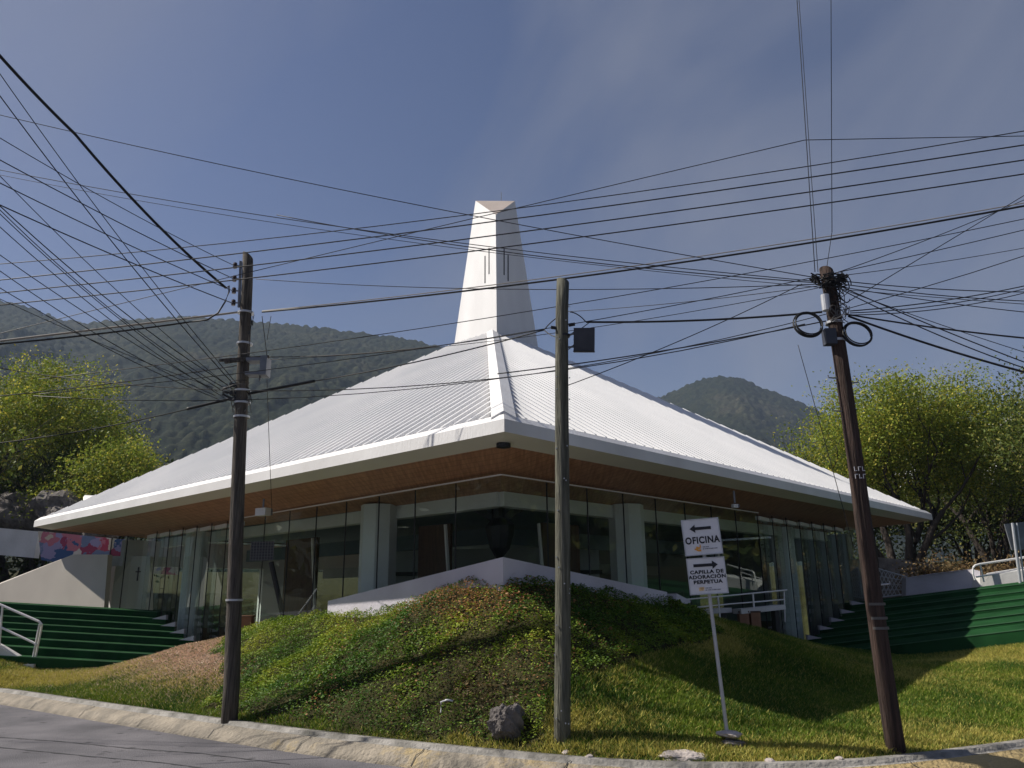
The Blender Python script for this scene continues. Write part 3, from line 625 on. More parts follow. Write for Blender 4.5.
steps('terraced_steps', [629.2, 620.4, 612.9, 604.8, 598, 590.9, 583.6, 577.5][:7], 1024, -.12, 900, -.8, 18.4, .56, grx, lambda k: 14.5, 'wide green carpeted steps on the right, half in sunshine')
# pale strip at the foot of the right steps
m = MB(); a = at(895, 657.5, 17.6); b = at(1024, 641, 15.75); c = b + (b - a) * .8
for h0, h1 in ((a, c),):
    m.add([h0 + Vector((0, .12, 0)), h1 + Vector((0, -.36, 0)), h1 + Vector((0, .25, .06)), h0 + Vector((0, .25, .05)), h0 + Vector((0, -.22, -.2)), h1 + Vector((0, -.42, -.2))], [(0, 1, 2, 3), (4, 5, 1, 0)])
o = m.build('concrete_edging', 'white_wall'); tag(o, 'pale concrete edging along the foot of the right green steps', 'edging')

# left white trapezoid wall
def wall_px(name, pts, F, th, mt, label, cat='wall', Fs=None):
    m = MB(); P = [at(x, y, F if Fs is None else Fs[i]) for i, (x, y) in enumerate(pts)]
    m.poly(P, th, (0, 1, 0)); o = m.build(name, mt); tag(o, label, cat); return o
wall_px('white_wall', [(-60, 612), (-60, 608), (0, 583), (73, 554.5), (108, 554.5), (103, 620), (0, 620)], 23.0, .25, mat('warm_render', (.52, .475, .42), .85, (.62, .57, .50), 1), 'pale wall with a sloping top rising above the left green steps', 'wall', [25.6, 25.6, 24.4, 22.7, 21.95, 22.0, 24.4])
wall_px('white_wall', [(109, 556), (150, 556), (150, 612), (104.5, 612)], 23.3, .2, 'inwall', 'narrow upright wall behind the glass at the left end of the church')
wall_px('retaining_wall', [(-70, 524), (0, 528), (39, 531.5), (34, 558), (0, 555), (-70, 551)], 29.0, .3, 'white_wall', 'plain white wall left of the colourful mural')
def mural_mat():
    m = mat('mural_paint', (.3, .1, .1), .8, None); n = m.node_tree; b = n.nodes['Principled BSDF']
    t = n.nodes.new('ShaderNodeTexCoord'); ns = n.nodes.new('ShaderNodeTexNoise'); ns.inputs['Scale'].default_value = 2.6; ns.inputs['Detail'].default_value = 6
    ad = n.nodes.new('ShaderNodeMix'); ad.data_type = 'RGBA'; ad.inputs[0].default_value = .5
    n.links.new(t.outputs['Object'], ns.inputs['Vector']); n.links.new(t.outputs['Object'], ad.inputs[6]); n.links.new(ns.outputs['Color'], ad.inputs[7])
    v = n.nodes.new('ShaderNodeTexVoronoi'); v.inputs['Scale'].default_value = 4.6; n.links.new(ad.outputs[2], v.inputs['Vector'])
    sx = n.nodes.new('ShaderNodeSeparateColor'); n.links.new(v.outputs['Color'], sx.inputs[0])
    r = n.nodes.new('ShaderNodeValToRGB'); r.color_ramp.interpolation = 'CONSTANT'
    cols = [(.42, .06, .10), (.55, .47, .36), (.05, .10, .22), (.48, .16, .20), (.30, .26, .40), (.60, .55, .48), (.30, .05, .10), (.16, .20, .30)]
    e = r.color_ramp.elements; e[0].color = (*cols[0], 1); e[1].position = .13; e[1].color = (*cols[1], 1)
    for i, c in enumerate(cols[2:]): q = e.new(.26 + i * .12); q.color = (*c, 1)
    n.links.new(sx.outputs[0], r.inputs[0]); n.links.new(r.outputs[0], b.inputs['Base Color']); return m
wall_px('mural_wall', [(38, 531), (130, 540), (175, 545), (175, 575), (130, 572), (41, 560)], 27.5, .3, mural_mat(), 'wall painted with a colourful abstract mural under the left roof tip')

# left white railing and ramp edge
def pipe_thing(name, segs, mt, label, cat, r=.024, group=None):
    o = empty(name, segs[0][0], label, cat, group)
    for part, pts, rr in [(s[3] if len(s) > 3 else 'rail', s[:2] if not isinstance(s[0], list) else s[0], r) for s in segs]: pass
    return o
def railing(name, label, items):
    first = items[0][1][0]; root = empty(name, (first.x, first.y, first.z), label, 'railing')
    for part, pts, r in items:
        m = MB(); m.tube(pts, r, 8); m.build(part, 'white', root, smooth=False)
    return root
F1, F2 = 17.9, 17.88
railing('railing', 'white tubular handrail at the left edge beside the dark green steps', [
    ('post', [at(31, 668, F1), at(39.5, 624, F1)], .022), ('post', [at(33.5, 668, F1 + .05), at(42, 625, F1 + .05)], .022),
    ('top_rail', [at(42, 625, F1), at(39, 621.5, F1), at(0, 604.5, F2), at(-35, 590, F2)], .026), ('mid_rail', [at(37, 645, F1), at(33, 642.5, F1), at(0, 627, F2), at(-35, 612, F2)], .024),
    ('post', [at(-1, 650, F2), at(2.5, 606, F2)], .022)])
m = MB(); a, b, c = at(33, 671, F1), at(0, 651, F2), at(-35, 634, F2); m.bar(a, b, .22, .22); m.bar(b, c, .22, .22); m.box(at(32, 670, F1) + Vector((0, -.05, 0)), (.24, .24, .26))
o = m.build('ramp_edging', 'white_wall'); tag(o, 'white sloping edging under the left handrail', 'edging')

# right back wall, rail, gate, sign back
wall_px('back_wall', [(906, 578), (940, 573), (972, 569.2), (980, 571), (981, 590), (906, 600)], 22, .25, 'lavender', 'low grey-white wall with a rounded end behind the right green steps', 'wall', [22.3, 21.5, 20.9, 20.8, 20.8, 22.3])
m = MB(); m.poly([at(980, 576.5, 20.6), at(1075, 562, 19.6), at(1075, 590, 19.6), at(980, 590, 20.6)], .5, (0, 1, 0)); o = m.build('low_wall', 'white_wall'); tag(o, 'low white kerb wall under the white rail at the right edge', 'wall')
Fr = 20.45
railing('railing', 'white tubular guard rail above the low wall at the right edge', [
    ('top_rail', [at(973, 568, Fr), at(975, 565.5, Fr), at(979, 564.3, Fr), at(1060, 552, Fr)], .026), ('mid_rail', [at(976, 577, Fr), at(1060, 564, Fr)], .022), ('mid_rail', [at(987, 574, Fr + .5), at(1060, 562, Fr + .5)], .02),
    ('post', [at(973, 568, Fr), at(973, 574, Fr), at(975, 580, Fr)], .022), ('post', [at(980, 564, Fr), at(984, 582, Fr)], .02), ('post', [at(1018, 558, Fr), at(1022, 577, Fr)], .03)])
sg = empty('traffic_sign', at(1022, 600, 19.8), 'back of a grey sign panel on a post at the right edge', 'sign')
m = MB(); m.poly([at(1004.5, 524, 19.7), at(1050, 519, 19.7), at(1052, 548, 19.7), at(1012, 550, 19.7)], .03, (0, 1, 0)); m.build('sign_panel', 'steel', sg)
m = MB(); m.tube([at(1023, 604, 19.6), at(1012.5, 523, 19.6)], .035, 8); m.tube([at(1027, 604, 19.58), at(1017, 523, 19.58)], .018, 8); m.build('post', 'galv', sg)
# metal lattice gate behind the right pole
gt = empty('lattice_gate', at(895, 596, 23.0), 'pale metal lattice gate behind the leaning brown pole', 'gate')
g0, g1, g2, g3 = at(872, 567, 23), at(907, 577, 23), at(908.5, 594, 23), at(872, 598, 23)
m = MB(); 
for a, b in ((g0, g1), (g1, g2), (g2, g3), (g3, g0)): m.tube([a, b], .02, 6)
m.build('frame', 'galv', gt)
m = MB()
for i in range(1, 9):
    f_ = i / 9; m.tube([g0.lerp(g1, f_), g3.lerp(g2, max(0, f_ - .35))], .009, 5); m.tube([g0.lerp(g1, max(0, f_ - .35)), g3.lerp(g2, f_)], .009, 5)
for i in range(1, 4): m.tube([g0.lerp(g3, i / 4), g1.lerp(g2, i / 4)], .008, 5)
m.build('lattice', 'galv', gt)
wall_px('stone_wall', [(866, 556), (906, 560), (945, 566), (945, 600), (866, 600)], 27.5, .4, mat('rubble', (.12, .11, .10), .95, (.26, .24, .22), 4, 1, 8), 'dark rubble stone wall behind the lattice gate')

# railing, bench slabs and brown bins in front of the right glass
Fq_ = 15.6
railing('railing', 'thin pale double railing behind the direction sign along the right glass', [
    ('top_rail', [at(681, 600, Fq_ - .9), at(730, 595.5, Fq_), at(787, 590, Fq_ + .8)], .014), ('mid_rail', [at(681, 609, Fq_ - .9), at(730, 604, Fq_), at(784, 599.5, Fq_ + .8)], .013),
    ('post', [at(681, 600, Fq_ - .9), at(682, 614, Fq_ - .9)], .016), ('post', [at(718, 597, Fq_ - .25), at(720, 618, Fq_ - .25)], .016), ('post', [at(753, 594, Fq_ + .3), at(755, 622, Fq_ + .3)], .018), ('post', [at(784, 590, Fq_ + .8), at(785, 622, Fq_ + .8)], .016)])
for (x0, y0, x1, y1, lb) in ((697, 612, 727, 610, 'short pale bench slab under the left half of the thin railing'), (737, 611.5, 781, 607, 'longer pale bench slab under the right half of the thin railing')):
    a, b = at(x0, y0, Fq_ + .2), at(x1, y1, Fq_ + .5); rt = empty('bench', (a + b) / 2 - Vector((0, 0, .5)), lb, 'bench')
    m = MB(); m.bar(a, b, .3, .09); m.build('seat', 'white_wall', rt)
    for q in (.15, .85):
        c = a.lerp(b, q); m = MB(); m.box(c - Vector((0, 0, .35)), (.08, .25, .6)); m.build('leg', 'dark', rt)
for px, lb in ((744.5, 'left one of two brown bins at the edge of the shaded lawn'), (756, 'right one of two brown bins at the edge of the shaded lawn')):
    p = at(px, 633, 15.8); rt = empty('bin', p, lb, 'bin'); m = MB()
    m.box(p + Vector((0, 0, .19)), (.18, .18, .38)); m.build('body', 'brown', rt)
    m = MB(); m.box(p + Vector((0, 0, .395)), (.2, .2, .03)); m.build('lid', 'door', rt)
p = at(241, 632, 17.0); rt = empty('bin', p, 'orange-brown box behind the left utility pole at the mound edge', 'box'); m = MB(); m.box(p + Vector((.08, 0, .12)), (.3, .2, .36)); m.build('body', mat('terracotta', (.30, .12, .06), .8, (.38, .17, .09), 5), rt)
m = MB(); m.box(p + Vector((.08, 0, .315)), (.33, .23, .03)); m.build('lid', 'brown', rt)

# leaning lattice board added inside the left glass in place of a reflection
lb_ = empty('reflection_board', at(284, 625, 16.8), 'dark lattice board on a leaning post, standing in for a reflection in the left glass', 'board')
b0 = at(262, 551, 16.8)
m = MB(); m.tube([at(285, 625, 16.8), at(271, 562, 16.8)], .055, 8); m.build('post', 'dark', lb_)
m = MB()
for i in range(9):
    m.bar(b0 + Vector((-.24 + i * .06, 0, -.2)), b0 + Vector((-.24 + i * .06, 0, .2)), .008, .008, up=Vector((0, 1, 0)))
for i in range(7): m.bar(b0 + Vector((-.24, 0, -.18 + i * .06)), b0 + Vector((.24, 0, -.18 + i * .06)), .008, .008)
m.build('lattice', 'greyprint', lb_)
m = MB(); m.box(b0 + Vector((0, .02, 0)), (.48, .02, .40)); m.build('board', 'darkbox', lb_)

# ------------------------------------------------------------------ utility poles
def pole(name, base, top, r0, r1, mt, label, cut=.06):
    root = empty(name, base, label, 'utility pole'); N = 14; pts = []; rr = []
    for i in range(N + 1):
        f_ = i / N; p = base.lerp(top, f_); p = p + Vector((.012 * sin(f_ * 5 + base.x), .01 * cos(f_ * 4), 0)) * (1 if 0 < i < N else 0); pts.append(p); rr.append(r0 + (r1 - r0) * f_)
    pts[0] = pts[0] - Vector((0, 0, .35))
    m = MB(); m.tube(pts, rr, 20)
    n_ = len(m.v)
    for i in range(n_ - 20, n_): x, y, z = m.v[i]; m.v[i] = (x, y, z - cut * ((x - top.x) / r1 + .6 * (y - top.y) / r1))
    sh = m.build('shaft', mt, root, smooth=False)
    for p_ in sh.data.polygons: p_.use_smooth = len(p_.vertices) == 4
    return root
LB, LT = Vector((-3.95, 11.6, .13)), Vector((-4.15, 11.35, 6.99))
CB, CT = Vector((0.49, 9.2, .13)), Vector((0.66, 9.2, 5.6))
RB_, RT_ = Vector((3.99, 8.9, .10)), Vector((3.88, 8.9, 5.58))
PLt = pole('utility_pole', LB, LT, .112, .082, 'pole_grey', 'grey wooden utility pole on the left with insulators and a lamp housing', .05)
PC = pole('utility_pole', CB, CT, .092, .078, 'pole_olive', 'bare olive-grey wooden utility pole in the middle with one dark box', .02)
PR = pole('utility_pole', RB_, RT_, .098, .080, 'pole_brown', 'dark brown leaning utility pole on the right with cable coils', .03)
def onpole(B, T, py):                      # axis point of a pole at a picture height
    lo, hi = 0., 1.
    for _ in range(30):
        mid = (lo + hi) / 2; p = B.lerp(T, mid); a = ray(512 + FPX * 0, 0)
        # project
        d = p - Vector((0, 0, EYE)); u2 = (d.x * ax.x + d.y * ax.y + d.z * ax.z); v2 = d.dot(ay); w2 = -d.dot(az)
        y_ = 384 - v2 / w2 * FPX
        if y_ > py: lo = mid
        else: hi = mid
    return B.lerp(T, (lo + hi) / 2)
def bands(root, B, T, ys, r, mt='galv'):
    for y in ys:
        p = onpole(B, T, y); m = MB(); m.tube([p - Vector((0, 0, .014)), p + Vector((0, 0, .014))], r, 18); m.build('band', mt, root)
def insulator(root, p, sx=-1):
    m = MB(); m.tube([p, p + Vector((sx * .10, -.02, .0))], .012, 6); arm_ = m.build('insulator_pin', 'steel', root)
    m = MB(); q = p + Vector((sx * .10, -.02, -.045)); m.tube([q, q + Vector((0, 0, .03)), q + Vector((0, 0, .035)), q + Vector((0, 0, .055)), q + Vector((0, 0, .06)), q + Vector((0, 0, .09))], [.03, .034, .020, .020, .034, .028], 12); m.build('insulator_spool', 'ceramic', arm_)
for y in (266, 279, 291, 303): insulator(PLt, onpole(LB, LT, y) + Vector((-.09, 0, 0)))
m = MB(); a = onpole(LB, LT, 262); b = onpole(LB, LT, 308); m.bar(a + Vector((-.10, -.03, 0)), b + Vector((-.10, -.03, 0)), .03, .04, up=Vector((0, 1, 0))); m.build('insulator_rack', 'steel', PLt)
bands(PLt, LB, LT, (313, 344, 391, 403, 417, 600), .122)
# arm bars + lamp housing
p = onpole(LB, LT, 361); m = MB(); m.bar(p + Vector((-.33, -.11, -.02)), p + Vector((.42, -.11, .03)), .03, .04); m.bar(p + Vector((-.24, -.13, -.06)), p + Vector((.05, -.13, -.03)), .03, .03); m.build('crossarm', 'pole_grey', PLt)
m = MB(); q = p + Vector((.26, -.04, -.11))
m.box(q + Vector((.09, 0, 0)), (.10, .22, .30)); m.box(q + Vector((-.06, 0, .10)), (.24, .2, .05)); m.box(q + Vector((-.06, 0, -.12)), (.24, .2, .05)); m.tube([q + Vector((.02, 0, -.14)), q + Vector((.02, 0, -.22))], .015, 6)
m.build('lamp_housing', 'steel', PLt)
def tangle(root, c, R_, n, r=.006, mt='black', sz=(1, 1, 1)):
    rd_ = random.Random(int(c.x * 100)); m = MB()
    for i in range(n):
        a = Vector((rd_.uniform(-1, 1), rd_.uniform(-.6, .6), rd_.uniform(-1, 1))); b = Vector((rd_.uniform(-1, 1), rd_.uniform(-.8, .3), rd_.uniform(-1, 1))); cc = Vector((rd_.uniform(-1, 1), rd_.uniform(-1, .3), rd_.uniform(-1, 1)))
        P = [c + Vector([((1 - t) ** 2 * a[j] + 2 * t * (1 - t) * b[j] * 1.5 + t * t * cc[j]) * R_ * sz[j] for j in range(3)]) for t in [k / 8 for k in range(9)]]
        m.tube(P, r, 5)
    m.build('wire_tangle', mt, root)
for y in (386, 394, 400):
    p = onpole(LB, LT, y); m = MB(); m.box(p + Vector((-.12, -.05, 0)), (.10, .06, .05)); m.tube([p + Vector((-.12, -.05, 0)), p + Vector((-.28, -.06, .01 * (y - 392)))], .018, 6); m.build('cable_clamp', 'dark', PLt)
tangle(PLt, onpole(LB, LT, 400), .20, 12, .005, 'cable_grey', (.8, 1, 1.1)); tangle(PLt, onpole(LB, LT, 392), .16, 10, .006, 'black')
tangle(PLt, onpole(LB, LT, 330) + Vector((.1, -.06, 0)), .12, 4, .005, 'black', (.5, 1, 2.5))
# middle pole
bands(PC, CB, CT, (336,), .090, 'dark')
p = onpole(CB, CT, 341); bx = empty('equipment_box', p, 'dark tilted equipment box hung on the right side of the middle pole', 'box')
c = p + Vector((.265, -.02, .0)); ax_ = Vector((1, -.15, -.06)).normalized(); az_ = Vector((.06, -.25, 1)).normalized(); ay_ = az_.cross(ax_).normalized(); az_ = ax_.cross(ay_).normalized()
m = MB(); m.box(c, (.255, .10, .30), axes=(ax_, ay_, az_)); m.build('case', 'darkbox', bx)
m = MB(); m.box(c - az_ * .14 - ay_ * .01, (.262, .115, .012), axes=(ax_, ay_, az_)); m.build('base_plate', 'dark', bx)
for dz in (.08, -.08):
    m = MB(); m.tube([c - ax_ * .12 + az_ * dz, p + Vector((.07, 0, dz))], .012, 6); m.tube([c - ax_ * .12 + az_ * (dz + .03), p + Vector((.07, 0, dz - .03))], .008, 6); m.build('bracket', 'steel', bx)
for sx in (-1, 1):
    p = onpole(CB, CT, 326 if sx > 0 else 329); m = MB(); m.tube([p + Vector((sx * .07, -.03, 0)), p + Vector((sx * .15, -.04, .01))], .022, 7); m.build('cable_clamp', 'dark', PC)
rdn = random.Random(5)
m = MB()
for i in range(26):
    f_ = rdn.uniform(.05, .95); p = CB.lerp(CT, f_); an = rdn.uniform(pi * 1.1, pi * 1.9); m.box(p + Vector((cos(an) * .092, sin(an) * .092, 0)), (.014, .014, .014))
m.build('nail', 'galv', PC)
# right pole hardware
bands(PR, RB_, RT_, (323, 341), .100); bands(PR, RB_, RT_, (604, 618, 628), .100, 'cable_grey')
p = onpole(RB_, RT_, 305); m = MB(); q = p + Vector((-.10, -.08, 0)); m.tube([q - Vector((0, 0, .10)), q + Vector((0, 0, .10))], .05, 14); m.build('splice_case', 'galv', PR)
p = onpole(RB_, RT_, 339); m = MB(); q = p + Vector((-.11, -.07, 0)); m.box(q, (.13, .12, .19)); m.build('junction_box', 'darkbox', PR)
p = onpole(RB_, RT_, 284); tangle(PR, p + Vector((.02, -.06, 0)), .20, 34, .007, 'black', (1.0, .6, .55)); tangle(PR, p + Vector((0.05, -.06, -.17)), .15, 26, .005, 'black', (1.1, .6, 1.3)); tangle(PR, p + Vector((-.17, -.05, 0.02)), .08, 14, .009, 'black'); tangle(PR, p + Vector((.15, -.05, .03)), .07, 12, .009, 'black')
tangle(PR, onpole(RB_, RT_, 315) + Vector((.03, -.1, 0)), .14, 14, .005, 'cable_grey', (1, .5, 1))
for y, sx in ((379, -1), (384, 1), (412, -1), (585, 1)):
    p = onpole(RB_, RT_, y); m = MB(); m.tube([p + Vector((sx * .05, -.03, 0)), p + Vector((sx * .17, -.03, .01)), p + Vector((sx * .175, -.03, .04))], .008, 6); m.build('climbing_peg', 'steel' if y < 500 else 'galv', PR)
m = MB()
p = onpole(RB_, RT_, 474)
for r_ in range(2):
    for k in range(3):
        q = p + Vector((-.055 + k * .045, -.1005 + abs(k - 1) * .004, .045 - r_ * .085)); m.box(q, (.007, .004, .05)); m.box(q + Vector((.014, 0, .022 if (k + r_) % 2 else -.02)), (.028, .004, .007))
m.build('painted_mark', 'signwhite', PR)
# coils of spare cable
def coil(c, R_, label):
    m = MB(); rd_ = random.Random(int(c.x * 50))
    for k in range(5):
        rr = R_ * (1 + rd_.uniform(-.05, .05)); off = Vector((rd_.uniform(-.012, .012), rd_.uniform(-.02, .02), rd_.uniform(-.012, .012)))
        m.tube([c + off + Vector((rr * cos(t), .04 * sin(t), rr * .96 * sin(t))) for t in [2 * pi * i / 36 for i in range(37)]], .008, 6, cap=False)
    o = m.build('cable_coil', 'black', smooth=True); tag(o, label, 'cable coil'); return o
coil(at(808, 324, 8.8), .165, 'round black coil of spare cable left of the leaning brown pole'); coil(at(858, 334, 8.8), .16, 'round black coil of spare cable right of the leaning brown pole')
